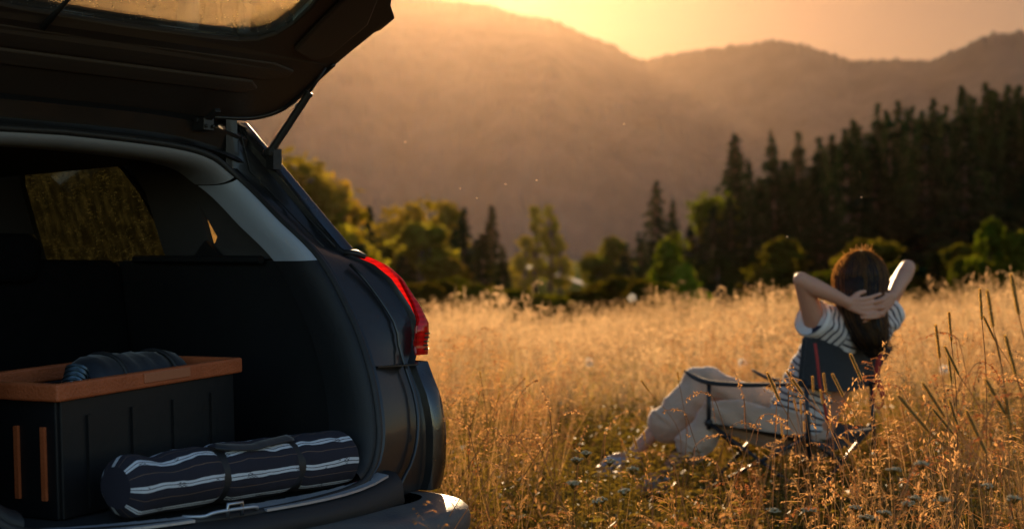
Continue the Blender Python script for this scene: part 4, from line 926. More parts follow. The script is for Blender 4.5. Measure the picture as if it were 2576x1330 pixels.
for i in range(1700):
    th = rh.uniform(0, 6.283); part = hcc+UP*.125+RD*rh.uniform(-.01,.03)
    # walk down the head over the side th, then fall along the hair column
    pts = []; outer = i % 7 == 0; R1 = rh.uniform(1.06, 1.15) if outer else rh.uniform(1.02, 1.09); cs = cs_out if outer else cs_in
    dirh = RD*math.cos(th)+FD*math.sin(th)*1.0
    if dirh.dot(FD) > .75: continue
    for k in range(7):
        ph = R(6+ (92-6)*k/6); e = hcc+UP*.012+(dirh*math.sin(ph)*.115+UP*math.cos(ph)*.121)*R1; pts.append(e+Vector((rh.gauss(0,.002),)*3))
    ln = rh.uniform(.3, 1.05); m_ = 7
    for k in range(1, m_):
        t = k/(m_-1)*ln; j = min(int(t*4), 3); cc = hch[j].lerp(hch[j+1], min(1, t*4-j)); rr = float(np.interp(t*4, range(5), [.114,.104,.094,.078,.038]))
        dd = dirh*.999; dd = (dd-FD*.35*t).normalized(); wob = rh.uniform(-1, 1)*.008+.010*math.sin(t*16+i*.7)
        pts.append(cc+dd*(rr*(R1-.02)+wob*t)+Vector((0,0,-.01*t)))
    if rh.random() < .10: pts[-1] += Vector((rh.uniform(-.02,.05), rh.uniform(-.02,.02), rh.uniform(-.03,.01)))
    P_ = spline(pts, 3); cs.tube(P_, [.0011]*(len(P_)-3)+[.0009,.0006,.0003], 3, cap=False)
cs = cs_out
for i in range(110):      # fly-away wisps on the crown and the lower right
    if i < 80: th = rh.uniform(R(20), R(170)); a = hcc+RD*math.cos(th)*.12+UP*(.012+math.sin(th)*.122); d = (RD*math.cos(th)+UP*math.sin(th)*.6+Vector((rh.gauss(0,.5), 0, rh.gauss(0,.4)))).normalized(); l_ = rh.uniform(.015,.05)
    else: a = px(2226+rh.uniform(-12,6), rh.uniform(830,885), 6.50); d = Vector((rh.uniform(.2,1), rh.uniform(-.2,.2), rh.uniform(-.9,.1))).normalized(); l_ = rh.uniform(.03,.075)
    bnd = Vector((rh.gauss(0,.4), rh.gauss(0,.3), rh.uniform(-.2,.7)))*l_
    P_ = spline([a-d*.02, a+d*l_*.5, a+d*l_+bnd*.5], 4); cs.tube(P_, [.0013]*(len(P_)-1)+[.0004], 3, cap=False)
rel(cs_in.build('hair_strands', M_str, person, smooth=True))
M_str2 = M_str.copy(); M_str2.name = 'rim_lit_hair'  # same hair, golden rim light put in through stronger translucency
for q_ in M_str2.node_tree.nodes:
    if q_.type == 'MIX_SHADER': q_.inputs[0].default_value = .62
rel(cs_out.build('outer_hair_strands', M_str2, person, smooth=True))
M_eye = pm('eye', (.7,.68,.65), None, 5, .2)
for s_ in (-1, 1): m = MB(); m.ball(hc+FD*.076+RD*.032*s_+UP*.012, .011, 10, 8); rel(m.build('eye', M_eye, person, smooth=True))

# ---- chair
M_cf = pm('navy_canvas', (.007,.010,.013), (.011,.015,.019), 9, .85, bump=.8, bscale=260, sheen=.15)
M_ct = pm('chair_tube', (.010,.013,.016), (.015,.018,.02), 9, .4, bump=.05)
M_red = pm('red_webbing', (.32,.02,.015), (.38,.03,.02), 30, .75, bump=.4, bscale=300)
def gz(p): return Vector((p.x, p.y, float(H(p.x, p.y))))
chair = empty('camping_chair', gz(px(1985, 1100, 6.68))); tag(chair, 'dark navy folding camping chair with fabric arms and red straps', 'chair')
def relc(o): o.location = -chair.location; return o
T1, T2 = px(1783, 962, 6.62), px(2027, 966, 6.36); T4 = px(2190, 962, 6.70); T3 = T1+(T4-T2)
zf = .27
def foot(p, dx, dy): return Vector((p.x+dx, p.y+dy, float(H(p.x+dx, p.y+dy))+.01))
F1, F2, F3, F4 = foot(T1,-.02,-.02), foot(T2,.02,-.03), foot(T3,-.02,.03), foot(T4,.03,.02)
seatz = px(1800, 1062, 6.62).z
S1, S2, S4 = Vector((T1.x, T1.y, seatz)), Vector((T2.x+.0, T2.y, seatz-.04)), Vector((T4.x-.0, T4.y, seatz-.03)); S3 = S1+(S4-S2)
for a, b_ in ((T1, S1-UP*.03), (T3, S3-UP*.03), (T2+UP*.02, F2.lerp(T2,.35)), (T4+UP*.05, F4.lerp(T4,.10))):
    m = MB(); m.tube([a, b_], .0105, 10); relc(m.build('post', M_ct, chair, smooth=True))
for a, b_ in ((S1, F2), (S2, F1), (S3, F4), (S4, F3), (S1, F3), (S3, F1), (S2, F4), (S4, F2)):
    m = MB(); m.tube([a, b_], .0095, 8); relc(m.build('leg', M_ct, chair, smooth=True))
for f in (F1, F2, F3, F4): m = MB(); m.ball(f+UP*.004, (.026,.026,.018), 12, 6); relc(m.build('foot', M_rub, chair, smooth=True))
for s in (S1, S2, S3, S4): m = MB(); m.ball(s, .020, 10, 6); relc(m.build('joint', M_rub, chair, smooth=True))
# back rest sheet, curved round her back
bl_, br_ = T2+UP*.0+Vector((-.03,-.0,-.0)), T4+Vector((-.02,0,-.01)); tl_, tr_ = px(2022, 848, 6.405), px(2238, 872, 6.76)
rows = []
for i in range(15):
    v = i/14; row = []
    for k in range(25):
        u = k/24; p = (bl_.lerp(br_, u)).lerp(tl_.lerp(tr_, u), v); bow = .105*math.sin(math.pi*u)*(.8+.4*v); p = p+BK*bow*.45-RD*0+UP*(.008*math.sin(math.pi*u)*(1 if v > .5 else -1))
        p += Vector((0, .0, .004*noise.noise(p*14))); row.append(p)
    rows.append(row)
rb = [[p+BK*.008 for p in r_] for r_ in rows]
m = MB(); m.grid(rows); m.grid(rb); m.grid([rows[0], rb[0]]); m.grid([rows[-1], rb[-1]]); m.grid([[r_[0] for r_ in rows], [r_[0] for r_ in rb]]); m.grid([[r_[-1] for r_ in rows], [r_[-1] for r_ in rb]])
relc(m.build('back_rest', M_cf, chair, smooth=True))
for a in (rows[-1], rows[0]): m = MB(); m.tube([p+BK*.004 for p in a], .0065, 6); relc(m.build('hem', M_cf, chair, smooth=True))
for cst in (0, -1): m = MB(); m.tube([r_[cst]+BK*.004 for r_ in rows], .011, 8); relc(m.build('back_sleeve', M_cf, chair, smooth=True))
# seat sling
rows = []
for i in range(11):
    v = i/10; rows.append([S1.lerp(S3, u).lerp(S2.lerp(S4, u), v)-UP*(.07*math.sin(math.pi*u)*(.5+.5*v)+.004*noise.noise(Vector((u*5, v*5, 0)))) for u in np.linspace(0, 1, 15)])
rb = [[p-UP*.008 for p in r_] for r_ in rows]
m = MB(); m.grid(rows); m.grid(rb); m.grid([rows[0], rb[0]]); m.grid([rows[-1], rb[-1]]); relc(m.build('seat', M_cf, chair, smooth=True))
m = MB(); m.box((S1+S3)/2-UP*.045, (.42,.012,.07), Matrix.Rotation(math.atan2((S3-S1).y, (S3-S1).x), 3, 'Z')); relc(m.build('seat_valance', M_cf, chair))
# arm rests
def arm(front, pts, rr): 
    m = MB(); P_ = spline(pts, 5); m.tube(P_, [float(np.interp(i/(len(P_)-1), np.linspace(0, 1, len(rr)), rr)) for i in range(len(P_))], 10, sq=.42, ref=(0,0,1)); relc(m.build('arm_rest', M_cf, chair, smooth=True))
arm(T1, [px(1722,931,6.72), px(1745,946,6.69), px(1785,960,6.62), px(1860,966,6.54), px(1950,966,6.45), px(2030,966,6.37), px(2060,967,6.355)], [.008,.024,.030,.028,.024,.018,.009])
dv = T4-T2; arm(T3, [px(1722,931,6.72)+dv, T1+dv+UP*.006, (T1+dv).lerp(T4, .5)-UP*.004, T4, T4+Vector((.035,-.02,.0))], [.010,.026,.025,.02,.010])
# red straps with loose tails
def ribbon(pts, wd, nm):
    m = MB(); m.tube(spline(pts, 5), wd, 6, sq=.18, ref=(.3,-1,0)); relc(m.build(nm, M_red, chair, smooth=True))
ribbon([px(2050,862,6.325), px(2056,905,6.30), px(2062,962,6.30), px(2072,1010,6.32), px(2082,1062,6.34)], .0085, 'red_strap')
ribbon([px(2212,885,6.62), px(2209,915,6.60), px(2206,945,6.60), px(2214,972,6.59), px(2224,998,6.585)], .017, 'red_strap')
ribbon([px(2207,945,6.60), px(2196,985,6.60), px(2200,1015,6.60), px(2212,1025,6.60), px(2222,1008,6.60), px(2218,990,6.60)], .004, 'red_cord')
# carry bag pocket hanging low at the rear right
m = MB(); m.tube([px(2082,1108,6.42), px(2130,1090,6.52), px(2188,1078,6.66)], [.018,.022,.016], 8, sq=.5, ref=(0,0,1)); relc(m.build('rear_rail', M_cf, chair, smooth=True))

# ================================================================== the meadow
TCOL = bpy.data.collections.new('plant_templates')
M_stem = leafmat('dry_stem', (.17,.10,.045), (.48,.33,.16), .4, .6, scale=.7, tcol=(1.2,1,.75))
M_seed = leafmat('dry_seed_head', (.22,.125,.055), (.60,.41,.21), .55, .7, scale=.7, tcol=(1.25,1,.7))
M_blade = leafmat('green_blade', (.085,.085,.022), (.19,.145,.04), .5, .5, scale=.5, tcol=(1.6,1.3,.6))
M_red_g = leafmat('rusty_seed_head', (.30,.115,.05), (.42,.19,.08), .45, .7, scale=.9, tcol=(1.2,1,.7))
M_timc = pm('seed_head_core', (.13,.11,.04), (.18,.15,.06), 90, .9)
M_tim = leafmat('furry_seed_head', (.40,.30,.12), (.52,.38,.16), .7, .8, scale=2, tcol=(1.8,1.6,1.0))
GM = [M_stem, M_seed, M_blade, M_red_g]
M_stemf = leafmat('sunlit_stem', (.24,.175,.09), (.58,.46,.28), .45, .6, scale=.3, tcol=(1.25,1.1,.9)); M_seedf = leafmat('sunlit_seed_head', (.30,.21,.11), (.70,.55,.34), .55, .7, scale=.3, tcol=(1.3,1.1,.9)); M_bladef = leafmat('sunlit_blade', (.20,.18,.06), (.40,.32,.12), .5, .6, scale=.25, tcol=(1.5,1.3,.7))  # far copies of the grass materials, sunlight put into their paler colours
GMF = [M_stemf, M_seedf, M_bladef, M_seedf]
def ribbon_strip(m, pts, w0, mi, face=None):
    n0 = len(m.v); k = len(pts)
    for i, p in enumerate(pts):
        t = (pts[min(i+1, k-1)]-pts[max(i-1, 0)]); s = t.cross(face if face else Vector((.3,1,0))).normalized(); ww = w0*(1-.75*i/(k-1))/2
        m.v += [tuple(p-s*ww), tuple(p+s*ww)]
    for i in range(k-1): m.f.append((n0+2*i, n0+2*i+1, n0+2*i+3, n0+2*i+2)); m.mi.append(mi)
def seedbit(m, p, d, ln, wd, mi, r):
    s = d.cross(Vector((r.uniform(-1,1), r.uniform(-1,1), r.uniform(-1,1)))).normalized()*wd
    m.add([p, p+d*ln*.5+s, p+d*ln, p+d*ln*.5-s], [(0,1,2,3)], mi)
def grass_tuft(seed, rad=.16, nst=16, nbl=30, h=.62, fine=1.0, red=.2, low=False):
    r = random.Random(seed); m = MB()
    for i in range(nst):
        a = r.random()*6.28; q = rad*math.sqrt(r.random()); b = Vector((math.cos(a)*q, math.sin(a)*q, -.02)); hh = h*r.uniform(.6,1.12)
        ln = Vector((r.gauss(0,.10), r.gauss(0,.10), 0)); fc = Vector((r.uniform(-.5,.5), 1, 0))
        pts = [b+Vector((0,0,hh*t))+ln*hh*t*t*1.6 for t in (0,.3,.6,.85,1)]; ribbon_strip(m, pts, .0024*fine, 0, fc)
        kind = r.random(); mi = 3 if r.random() < red else 1; tip = pts[-1]; ax = (pts[-1]-pts[-2]).normalized()
        if kind < .45:       # narrow panicle
            for k in range(int(16/fine)):
                t = r.random(); p = pts[-2].lerp(tip, t)+Vector((r.gauss(0,.004), r.gauss(0,.004), 0)); seedbit(m, p, (ax+Vector((r.gauss(0,.5), r.gauss(0,.5), 0))).normalized(), .012*fine, .0020*fine, mi, r)
        elif kind < .8:      # open nodding panicle
            for k in range(int(7/fine)+1):
                t = .2+.8*k/7; p = pts[-2].lerp(tip, min(t, 1)); dd = Vector((r.gauss(0,1), r.gauss(0,1), r.uniform(0,.8))).normalized(); L_ = .05*(1.15-t*.8)
                e = p+dd*L_; ribbon_strip(m, [p, e, e+Vector((dd.x,dd.y,-.6))*.012], .0012*fine, mi, fc)
                for z_ in range(3): seedbit(m, p.lerp(e, r.uniform(.4,1.1)), (dd+Vector((0,0,-.8))).normalized(), .009*fine, .0019*fine, mi, r)
        else:                # arching one sided head
            pp = [tip]; dr = (ax+Vector((r.uniform(-.6,.6), r.uniform(-.3,.3), 0))).normalized()
            for k in range(5): dr = (dr+Vector((dr.x*.3, dr.y*.3, -.34))).normalized(); pp.append(pp[-1]+dr*.018)
            ribbon_strip(m, pp, .0016*fine, 0, fc)
            for k in range(int(14/fine)): q_ = r.random()*4.9; j = int(q_); seedbit(m, pp[j].lerp(pp[j+1], q_-j), Vector((r.gauss(0,.6), r.gauss(0,.6), -.6)).normalized(), .010*fine, .0022*fine, mi, r)
    for i in range(nbl):
        a = r.random()*6.28; q = rad*math.sqrt(r.random())*1.1; b = Vector((math.cos(a)*q, math.sin(a)*q, -.02)); hh = h*r.uniform(.25,.62); d = Vector((r.gauss(0,1), r.gauss(0,1), 0)).normalized()*r.uniform(.1,.6)
        pts = [b+Vector((0,0,hh*t))+d*hh*t*t for t in (0,.35,.7)]+[b+Vector((0,0,hh*.88))+d*hh*1.0]
        ribbon_strip(m, pts, r.uniform(.003,.0065)*fine, 2 if r.random() < .6 else 0, Vector((-d.y+.01, d.x, 0)))
    return m
def cloudplant(seed, h=.42):
    """fine branching bedstraw-like plant: a haze of tiny flowers"""
    r = random.Random(seed); m = MB()
    for i in range(7):
        a = r.random()*6.28; b = Vector((math.cos(a)*.04, math.sin(a)*.04, -.02)); top = b+Vector((r.gauss(0,.09), r.gauss(0,.09), h*r.uniform(.7,1.05))); ribbon_strip(m, [b, b.lerp(top,.5)+Vector((r.gauss(0,.01),0,0)), top], .002, 0)
        for k in range(13):
            t = .35+.65*k/12; p = b.lerp(top, t); d = Vector((r.gauss(0,1), r.gauss(0,1), r.uniform(.2,1.2))).normalized(); e = p+d*.075*(1.25-t*.8); ribbon_strip(m, [p, e], .0010, 3)
            for z_ in range(9): seedbit(m, p.lerp(e, r.uniform(.3,1.1))+Vector((r.gauss(0,.008), r.gauss(0,.008), r.gauss(0,.008))), Vector((r.gauss(0,1), r.gauss(0,1), r.gauss(0,1))).normalized(), .0055, .0022, 3 if r.random() < .7 else 1, r)
    return m
def leafy(seed, h=.2):
    r = random.Random(seed); m = MB()
    for i in range(46):
        a = r.random()*6.28; q = .17*math.sqrt(r.random()); b = Vector((math.cos(a)*q, math.sin(a)*q, 0)); hh = h*r.uniform(.3,1); d = Vector((r.gauss(0,1), r.gauss(0,1), 0)).normalized()
        p = b+Vector((0,0,hh)); ribbon_strip(m, [b, p], .0016, 2); s = Vector((-d.y, d.x, .2))*.009*r.uniform(.6,1.6); l_ = .035*r.uniform(.6,1.5)
        m.add([p, p+d*l_*.5+s, p+d*l_+Vector((0,0,-.01)), p+d*l_*.5-s], [(0,1,2,3)], 2)
    return m
def T_add(col, m, nm, mats=None):
    o = m.build(nm, mats or GM, link=False); col.objects.link(o)
cols = {}
for nm in ('near', 'far', 'cloud', 'low'): cols[nm] = bpy.data.collections.new('templates_'+nm)
for s in range(7): T_add(cols['near'], grass_tuft(100+s, .15, 15, 26, .60, 1.0, .15+.08*(s % 3)), 'tuft_%d' % s)
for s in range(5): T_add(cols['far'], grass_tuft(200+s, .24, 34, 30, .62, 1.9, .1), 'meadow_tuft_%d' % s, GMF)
for s in range(4): T_add(cols['cloud'], cloudplant(300+s), 'cloud_plant_%d' % s)
for s in range(4): T_add(cols['low'], leafy(400+s), 'low_leaves_%d' % s)
def scatter(name, label, col, pts, seed):
    """pts: x, y, z, scale; one object that instances the templates on its points"""
    n_ = len(pts); me = bpy.data.meshes.new(name); me.from_pydata([p[:3] for p in pts], [], []); r = np.random.RandomState(seed)
    a = me.attributes.new('rot', 'FLOAT_VECTOR', 'POINT'); rv = np.stack([r.normal(0,.07,n_), r.normal(0,.07,n_), r.uniform(0,6.283,n_)], 1); a.data.foreach_set('vector', rv.ravel())
    a = me.attributes.new('scl', 'FLOAT', 'POINT'); a.data.foreach_set('value', np.array([p[3] for p in pts], dtype=np.float32))
    a = me.attributes.new('idx', 'INT', 'POINT'); a.data.foreach_set('value', r.randint(0, 1000, n_).astype(np.int32))
    o = bpy.data.objects.new(name, me); COL.objects.link(o); tag(o, label, kind='stuff')
    g = bpy.data.node_groups.new(name, 'GeometryNodeTree'); g.interface.new_socket('Geometry', in_out='INPUT', socket_type='NodeSocketGeometry'); g.interface.new_socket('Geometry', in_out='OUTPUT', socket_type='NodeSocketGeometry')
    N = g.nodes; L = g.links; gi = N.new('NodeGroupInput'); go = N.new('NodeGroupOutput'); iop = N.new('GeometryNodeInstanceOnPoints'); ci = N.new('GeometryNodeCollectionInfo')
    ci.inputs['Collection'].default_value = col; ci.inputs['Separate Children'].default_value = True; ci.inputs['Reset Children'].default_value = True
    def at(nm, ty):
        q = N.new('GeometryNodeInputNamedAttribute'); q.data_type = ty; q.inputs['Name'].default_value = nm; return [s for s in q.outputs if s.enabled and s.name == 'Attribute'][0]
    L.new(gi.outputs[0], iop.inputs['Points']); L.new(ci.outputs[0], iop.inputs['Instance']); iop.inputs['Pick Instance'].default_value = True
    L.new(at('idx', 'INT'), iop.inputs['Instance Index']); L.new(at('rot', 'FLOAT_VECTOR'), iop.inputs['Rotation']); L.new(at('scl', 'FLOAT'), iop.inputs['Scale']); L.new(iop.outputs[0], go.inputs[0])
    md = o.modifiers.new('scatter', 'NODES'); md.node_group = g; return o
CI = (Matrix.Translation(car.location) @ Matrix.Rotation(TH, 4, 'Z')).inverted()
def in_car(x, y, mg=.10):
    p = CI @ Vector((x, y, 0)); return abs(p.x) < .92+mg and -.20-mg < p.y < 4.5
rg = random.Random(5)
SEAT = px(1985, 1100, 6.68)
def fill(y0, y1, dens, marg, sc, fn=None):
    out = []; A = (y1-y0)*(y1*.36*2*marg+1.0)
    for i in range(int(A*dens)):
        y = rg.uniform(y0, y1); hw = y1*.36*marg+.5; x = rg.uniform(-hw, hw)
        if abs(x) > y*.36*marg+.5 or in_car(x, y) or (y < 4.4 and 512+FPX*x/y < 462): continue
        s = sc*rg.uniform(.75,1.2)*(1+.34*noise.noise(Vector((x*.6, y*.6, 2))))
        if fn: s *= fn(x, y)
        if s < .1: continue
        out.append((x, y, float(H(x, y)), s))
    return out
def fnear(x, y):
    d = math.hypot((x-SEAT.x+.1)/.62, (y-SEAT.y)/.42); s = 1.0
    if d < 1: s = .35
    elif d < 1.7: s = .35+.65*(d-1)/.7
    # shorter in front of her and in the dip beside the car
    u = 512+FPX*x/y
    if 5.2 < y < 9.0: s *= .82
    if y < 5.2: s *= .86+.12*max(0, (u-700)/324)
    if y < 3.4: s *= .9
    # trodden grass between the camera and her legs and chair
    if 2.6 < y < 7.2 and 545 < u < 745:      # keep the view of her legs open
        vv = 502 if u < 640 else 502-.7*(min(u, 700)-640); lim = max(.12, (1.2-(vv-278)/1422*y-float(H(x, y)))/.72)
        k_ = float(sm(545, 585, u))*float(1-sm(705, 745, u)); s = s*(1-k_)+min(s, lim*rg.uniform(.8,1.08))*k_
    if 3.6 < y < 7.2 and 700 < u < 900: s *= 1-.30*float(sm(3.6, 4.6, y))
    g = math.exp(-((u-545)/60)**2-((y-5.6)/.9)**2)
    return s*(1-.25*g)
scatter('meadow_grass', 'tall dry grass with mixed seed heads in the near meadow', cols['near'], fill(1.7, 9.0, 9.5, 1.3, 1.2, fnear), 1)
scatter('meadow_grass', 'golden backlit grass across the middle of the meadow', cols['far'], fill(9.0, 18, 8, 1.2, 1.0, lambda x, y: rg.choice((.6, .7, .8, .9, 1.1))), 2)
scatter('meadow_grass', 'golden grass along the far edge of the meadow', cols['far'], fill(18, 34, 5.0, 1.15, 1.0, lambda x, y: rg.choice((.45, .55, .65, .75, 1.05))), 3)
scatter('bedstraw', 'fine rusty flower haze between the grasses', cols['cloud'], fill(2.2, 6.9, 4.0, 1.2, .85, lambda x, y: (min(1, max(.2, (1.2-.158*y-float(H(x, y)))/.45)) if 530 < 512+FPX*x/y < 735 else 1)*(1.0 if noise.noise(Vector((x*1.1, y*1.1, 9))) > -.1 else 0)*(1 if math.hypot(x-SEAT.x, y-SEAT.y) > .45 else .5)), 4)
scatter('low_leaves', 'low green leaves under the grass', cols['low'], fill(1.7, 9.0, 22, 1.2, 1.1), 5)

# single stalks that stand out in the foreground
rs = random.Random(9)
def timothy(top, bot, D, label, group):
    a = px(*top, D); b = px(*bot, D); ax = (a-b); ln = ax.length
    base = Vector((b.x-ax.x*2.2+rs.uniform(-.04,.04), D+rs.uniform(-.05,.08), 0)); 
    if ax.z < .3*ln: base.x = b.x-ax.x*.8
    base.z = float(H(base.x, base.y)); r = empty('timothy_stalk', base); tag(r, label, 'grass stalk', group)
    m = MB(); mid = b-ax.normalized()*.18; P_ = spline([Vector((0,0,0)), (mid-base)*.55+Vector((0,0,.03)), mid-base, b-base], 5); m.tube(P_, .0011, 4, cap=False); m.build('stem', M_stem, r)
    m = MB(); rr = .0026*min(1.25, ln/.075); n_ = 14; rows = []; d = ax.normalized()
    m.tube([b-base+ax*t for t in np.linspace(0, 1, 9)], [rr*min(1, .5+t*6, .45+(1-t)*5) for t in np.linspace(0, 1, 9)], 7)
    for i in range(int(ln*9500)):
        t = rs.random(); q = rs.random()*6.283; o = d.orthogonal().normalized(); o = Matrix.Rotation(q, 3, d) @ o; e = min(1, .5+t*6, .45+(1-t)*5)
        p = b-base+ax*t+o*rr*e*.9; dd = (o+d*.5).normalized(); s = d.cross(o)*.0010; m.add([p-s, p+s, p+dd*.0056], [(0,1,2)])
    m.mi = [0]*(8*7+2)+[1]*(len(m.f)-58); m.build('seed_head', [M_timc, M_tim], r)
def z3(x, y): return ((3000+x/1.3329)/3772*2576, (950+y/1.3329)/1948*1330.3)
def z5(x, y): return ((2600+x/2.2238)/3772*2576, (1350+y/2.2238)/1948*1330.3)
def addT(fn, lst, label, group):
    for (a, b) in lst:
        A_ = fn(*a); B_ = fn(*b); ln = math.hypot(A_[0]-B_[0], A_[1]-B_[1])/K/FPX; D = min(5.0, max(2.9, .078/ln)); timothy(A_, B_, D, label, group)
addT(z3, [((812,150),(822,300)), ((848,155),(878,340))], 'tall timothy stalk of the close pair topping the grass', 'close pair of tall timothy stalks')
addT(z3, [((965,75),(1003,278))], 'tallest timothy stalk, reaching above the meadow edge', 'timothy stalks at the right of the meadow')
addT(z3, [((660,262),(672,410))], 'upright timothy stalk left of the close tall pair', 'timothy stalks at the right of the meadow')
addT(z3, [((595,325),(615,490))], 'upright timothy stalk nearest to the raised right elbow', 'timothy stalks at the right of the meadow')
addT(z3, [((640,432),(708,570)), ((658,478),(672,610))], 'timothy stalk whose head crosses another one', 'crossing timothy stalks')
addT(z3, [((828,280),(885,400)), ((887,385),(912,500))], 'leaning timothy stalk under the close tall pair', 'leaning timothy stalks under the tall pair')
addT(z3, [((937,378),(988,570)), ((935,640),(965,850))], 'long headed timothy stalk low at the right edge', 'long headed stalks at the right edge')
addT(z3, [((530,608),(640,780)), ((580,738),(680,860)), ((660,690),(712,850)), ((745,745),(845,960)), ((408,670),(560,850)), ((430,690),(470,730)), ((840,590),(940,770))], 'dark leaning timothy stalk beside the chair', 'dark leaning stalks right of the chair')
addT(z3, [((442,877),(468,968))], 'short golden timothy head alone in the dark grass right of the chair', 'timothy stalks at the right of the meadow')
addT(z3, [((175,468),(232,597)), ((145,922),(183,980)), ((140,878),(178,915))], 'golden timothy stalk before the chair back', 'timothy stalks before the chair')
addT(z5, [((503,45),(603,272)), ((660,30),(797,228)), ((700,95),(715,205)), ((872,75),(880,205)), ((962,48),(985,205)), ((1035,55),(1128,243)), ((938,185),(958,305)), ((775,268),(782,390)), ((720,258),(745,365)), ((803,445),(808,530)), ((618,460),(625,560)), ((638,555),(632,625)), ((1018,410),(1025,500))], 'gold rimmed timothy stalk in front of the striped shirt', 'timothy stalks before the striped shirt')
addT(z5, [((1275,1025),(1330,1070))], 'small bent timothy head low in the grass under the chair', 'timothy stalks before the chair')
def z4(x, y): return ((1600+x/2.2236)/3772*2576, (1350+y/2.2236)/1948*1330.3)
addT(z4, [((1690,105),(1760,200)), ((1990,40),(2000,105))], 'small timothy stalk in front of the raised knee', 'timothy stalks beside the knee')
addT(z4, [((535,210),(512,290)), ((375,38),(382,90)), ((375,195),(365,240)), ((302,338),(300,378)), ((742,85),(728,105)), ((1520,415),(1522,470))], 'dark little seed head beside the car bumper', 'dark seed heads beside the car')
addT(z4, [((1630,560),(1660,660)), ((1715,530),(1725,600)), ((1525,585),(1570,690))], 'slim seed head standing just in front of the bare ankle', 'seed heads by the ankle')
# nodding oat-like stalks
def nodder(x, y, D, lean, label, group, red=False, hgt=None):
    tip = px(x, y, D); base = Vector((tip.x-lean*.35, D+rs.uniform(-.05,.1), 0)); base.z = float(H(base.x, base.y)); r = empty('panicle_stalk', base); tag(r, label, 'grass stalk', group)
    P_ = spline([Vector((0,0,0)), (tip-base)*.5+Vector((-lean*.08,0,.05)), tip-base-Vector((lean*.05,0,.06)), tip-base], 5); m = MB(); m.tube(P_, .0010, 4, cap=False); m.build('stem', M_stem, r)
    m = MB(); q = tip-base; d = Vector((lean, 0, .4)).normalized(); pp = [q-Vector((lean*.02,0,.07))]
    pp.append(q)
    for k in range(6): d = (d+Vector((lean*.12,0,-.28*abs(lean)*2))).normalized(); pp.append(pp[-1]+d*.012)
    m.tube(pp, .0008, 3, cap=False)
    for k in range(34): u = rs.random()*(len(pp)-1.01); j = int(u); seedbit(m, pp[j].lerp(pp[j+1], u-j), Vector((rs.gauss(0,.7)+lean*.3, rs.gauss(0,.6), rs.uniform(-1,.4))).normalized(), .0085, .0018, 0, rs)
    m.build('seed_head', M_seed if not red else M_red_g, r)
for x, y, l_ in [(1725,1575,-.3),(1765,1700,.6),(1800,1590,.7),(1830,1575,-.6),(1850,1740,.5),(1930,1580,.9),(2035,1590,.8),(2060,1530,.4),(1905,1470,.2),(1900,1600,-.8),(1975,1620,-.5),(2070,1780,.6),(2025,1510,-.1),(2230,1590,.2),(2130,1660,.1)]:
    nodder(x/3772*2576, y/3772*2576, rs.uniform(3.0,3.9), l_, 'nodding grass panicle between the car and the sandal', 'nodding panicles beside the car')
for x, y, l_ in [(2525,1520,-.4),(2620,1450,-.5),(2740,1465,-.1),(2800,1530,.5),(2860,1490,.05),(2905,1440,.05),(2960,1480,-.2),(2700,1560,.5),(2640,1700,-.4),(2780,1740,-.3),(2850,1640,.3),(2925,1590,-.3),(3050,1570,.2),(3110,1520,-.2),(3230,1600,.4),(3090,1700,-.5),(2560,1640,.3),(2480,1700,-.3)]:
    nodder(x/3772*2576, y/3772*2576, rs.uniform(3.0,4.2), l_, 'beaded grass panicle rising before the seated woman', 'panicles before the seat')
for x, y, l_ in [(3310,1420,-.6),(3560,1380,.5),(3610,1330,.9),(3660,1470,.4),(3620,1530,-.7),(3520,1240,-.4),(3700,1400,.6),(3580,1620,.5),(3480,1690,-.5),(3350,1750,.3),(3680,1680,-.3),(3440,1500,.5)]:
    nodder(x/3772*2576, y/3772*2576, rs.uniform(2.7,3.6), l_, 'dark branching panicle in the shaded grass at the right', 'panicles at the right', red=True)
# yarrow
M_yar = pm('yarrow_flower', (.32,.26,.15), (.40,.33,.20), 60, .9)
def yarrow(x, y, D, rad, label, group):
    c = px(x, y, D); base = Vector((c.x+rs.uniform(-.03,.03), D+.02, 0)); base.z = float(H(base.x, base.y)); r = empty('yarrow', base); tag(r, label, 'yarrow', group)
    m = MB(); top = c-base; fork = top-Vector((0,0,.016)); m.tube([Vector((0,0,0)), fork*.5+Vector((.01,0,0)), fork], .0008, 5, cap=False); f = MB()
    for i in range(22):
        a = rs.random()*6.28; q = rad*math.sqrt(rs.random()); p = top+Vector((math.cos(a)*q, math.sin(a)*q, -.25*q+rs.uniform(-.003,.003))); m.tube([fork, p], .0007, 3, cap=False); f.ball(p, (.0036,.0036,.0018), 7, 4)
    for k in range(6): t = .2+.12*k; d = Vector((rs.gauss(0,1), rs.gauss(0,1), .4)).normalized(); seedbit(m, fork*t, d, .05, .006, 0, rs)
    m.build('stem', M_blade, r); f.build('flower_head', M_yar, r, smooth=True)
for x, y in [(2125,1685),(2245,1690),(2220,1830),(2300,1800),(2200,1840),(2110,1770),(2330,1720),(2160,1660)]:
    yarrow(x/3772*2576, y/3772*2576, rs.uniform(2.9,3.7), .013, 'pale flat yarrow head below the sandal', 'yarrow below the sandal')
for x, y in [(3215,1900),(3190,1895),(3260,1880),(3345,1845),(3390,1700),(3370,1825),(2980,1870),(2850,1872),(3640,1780),(3735,1825),(3150,1860),(3290,1720),(3470,1830)]:
    yarrow(x/3772*2576, y/3772*2576, rs.uniform(2.6,3.4), .015, 'pale flat yarrow head below the chair', 'yarrow at the lower right')
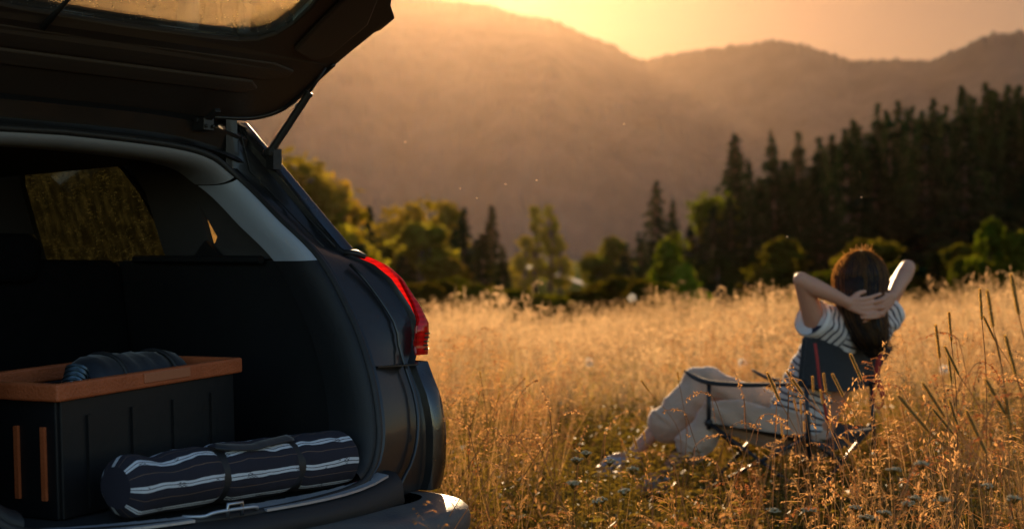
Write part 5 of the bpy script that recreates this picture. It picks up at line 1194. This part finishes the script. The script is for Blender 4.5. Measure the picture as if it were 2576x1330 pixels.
# white seed clocks far out in the field
M_clock = leafmat('white_fluff', (.75,.72,.66), (.8,.78,.72), .5)
for i, (x, y, D, l_) in enumerate([(1590,748,20,'white seed clock above the grass left of the glowing young tree'),(1482,910,11,'white seed clock in the golden field between car and knee'),(1868,912,9,'white seed clock just left of the striped shirt'),(2375,928,8.5,'white seed clock in the field right of the chair')]):
    c = px(x, y, D); base = Vector((c.x, D, float(H(c.x, D)))); r = empty('seed_clock', base); tag(r, l_, 'flower')
    m = MB(); m.tube([Vector((0,0,0)), c-base], .002, 5, cap=False); m.build('stem', M_blade, r); f = MB(); rr = .028*D/10+.01
    for k in range(120):
        d = Vector((rs.gauss(0,1), rs.gauss(0,1), rs.gauss(0,1))).normalized(); s = d.orthogonal()*.1*rr; f.add([c-base+d*rr*.3-s, c-base+d*rr*.3+s, c-base+d*rr], [(0,1,2)])
    f.build('flower_head', M_clock, r)
# midges lit by the sun
M_mid = leafmat('insect_wing', (.8,.75,.6), (.8,.75,.6), .6)
for x, y, D in [(1350,453,5.2),(1200,498,5),(1158,474,6),(1272,463,6.5),(2167,496,5.2),(1980,595,5.2),(1020,357,7),(1570,312,7)]:
    r = empty('midge', px(x, y, D)); tag(r, 'tiny sunlit midge hovering in the air', 'insect', 'midges in the air'); m = MB(); m.ball((0,0,0), (.0035,.0014,.0014), 8, 5); m.build('insect_body', M_mid, r, smooth=True)
    m = MB(); m.add([(0,0,0),(.001,.006,.003),(-.003,.006,.003),(0,0,0),(.001,-.006,.003),(-.003,-.006,.003)], [(0,1,2),(3,4,5)]); m.build('wings', M_mid, r)

# labels: alike things are told apart by their order in the photo
ONES = 'first second third fourth fifth sixth seventh eighth ninth tenth eleventh twelfth thirteenth fourteenth fifteenth sixteenth seventeenth eighteenth nineteenth'.split()
def ordinal(k):
    if k <= 19: return ONES[k-1]
    t, o = divmod(k, 10); T = {2:'twent',3:'thirt',4:'fort',5:'fift',6:'sixt'}[t]
    return T+'ieth' if o == 0 else T+'y-'+ONES[o-1]
by = {}
for o in SC.objects:
    if o.parent is None and o.get('label') and o.get('group'): by.setdefault((o['group'], o['label']), []).append(o)
for (g, l), os_ in by.items():
    if len(os_) < 2: continue
    os_.sort(key=lambda o: o.location.x/max(.1, o.location.y))
    for i, o in enumerate(os_): o['label'] = l+', '+ordinal(i+1)+' from left'
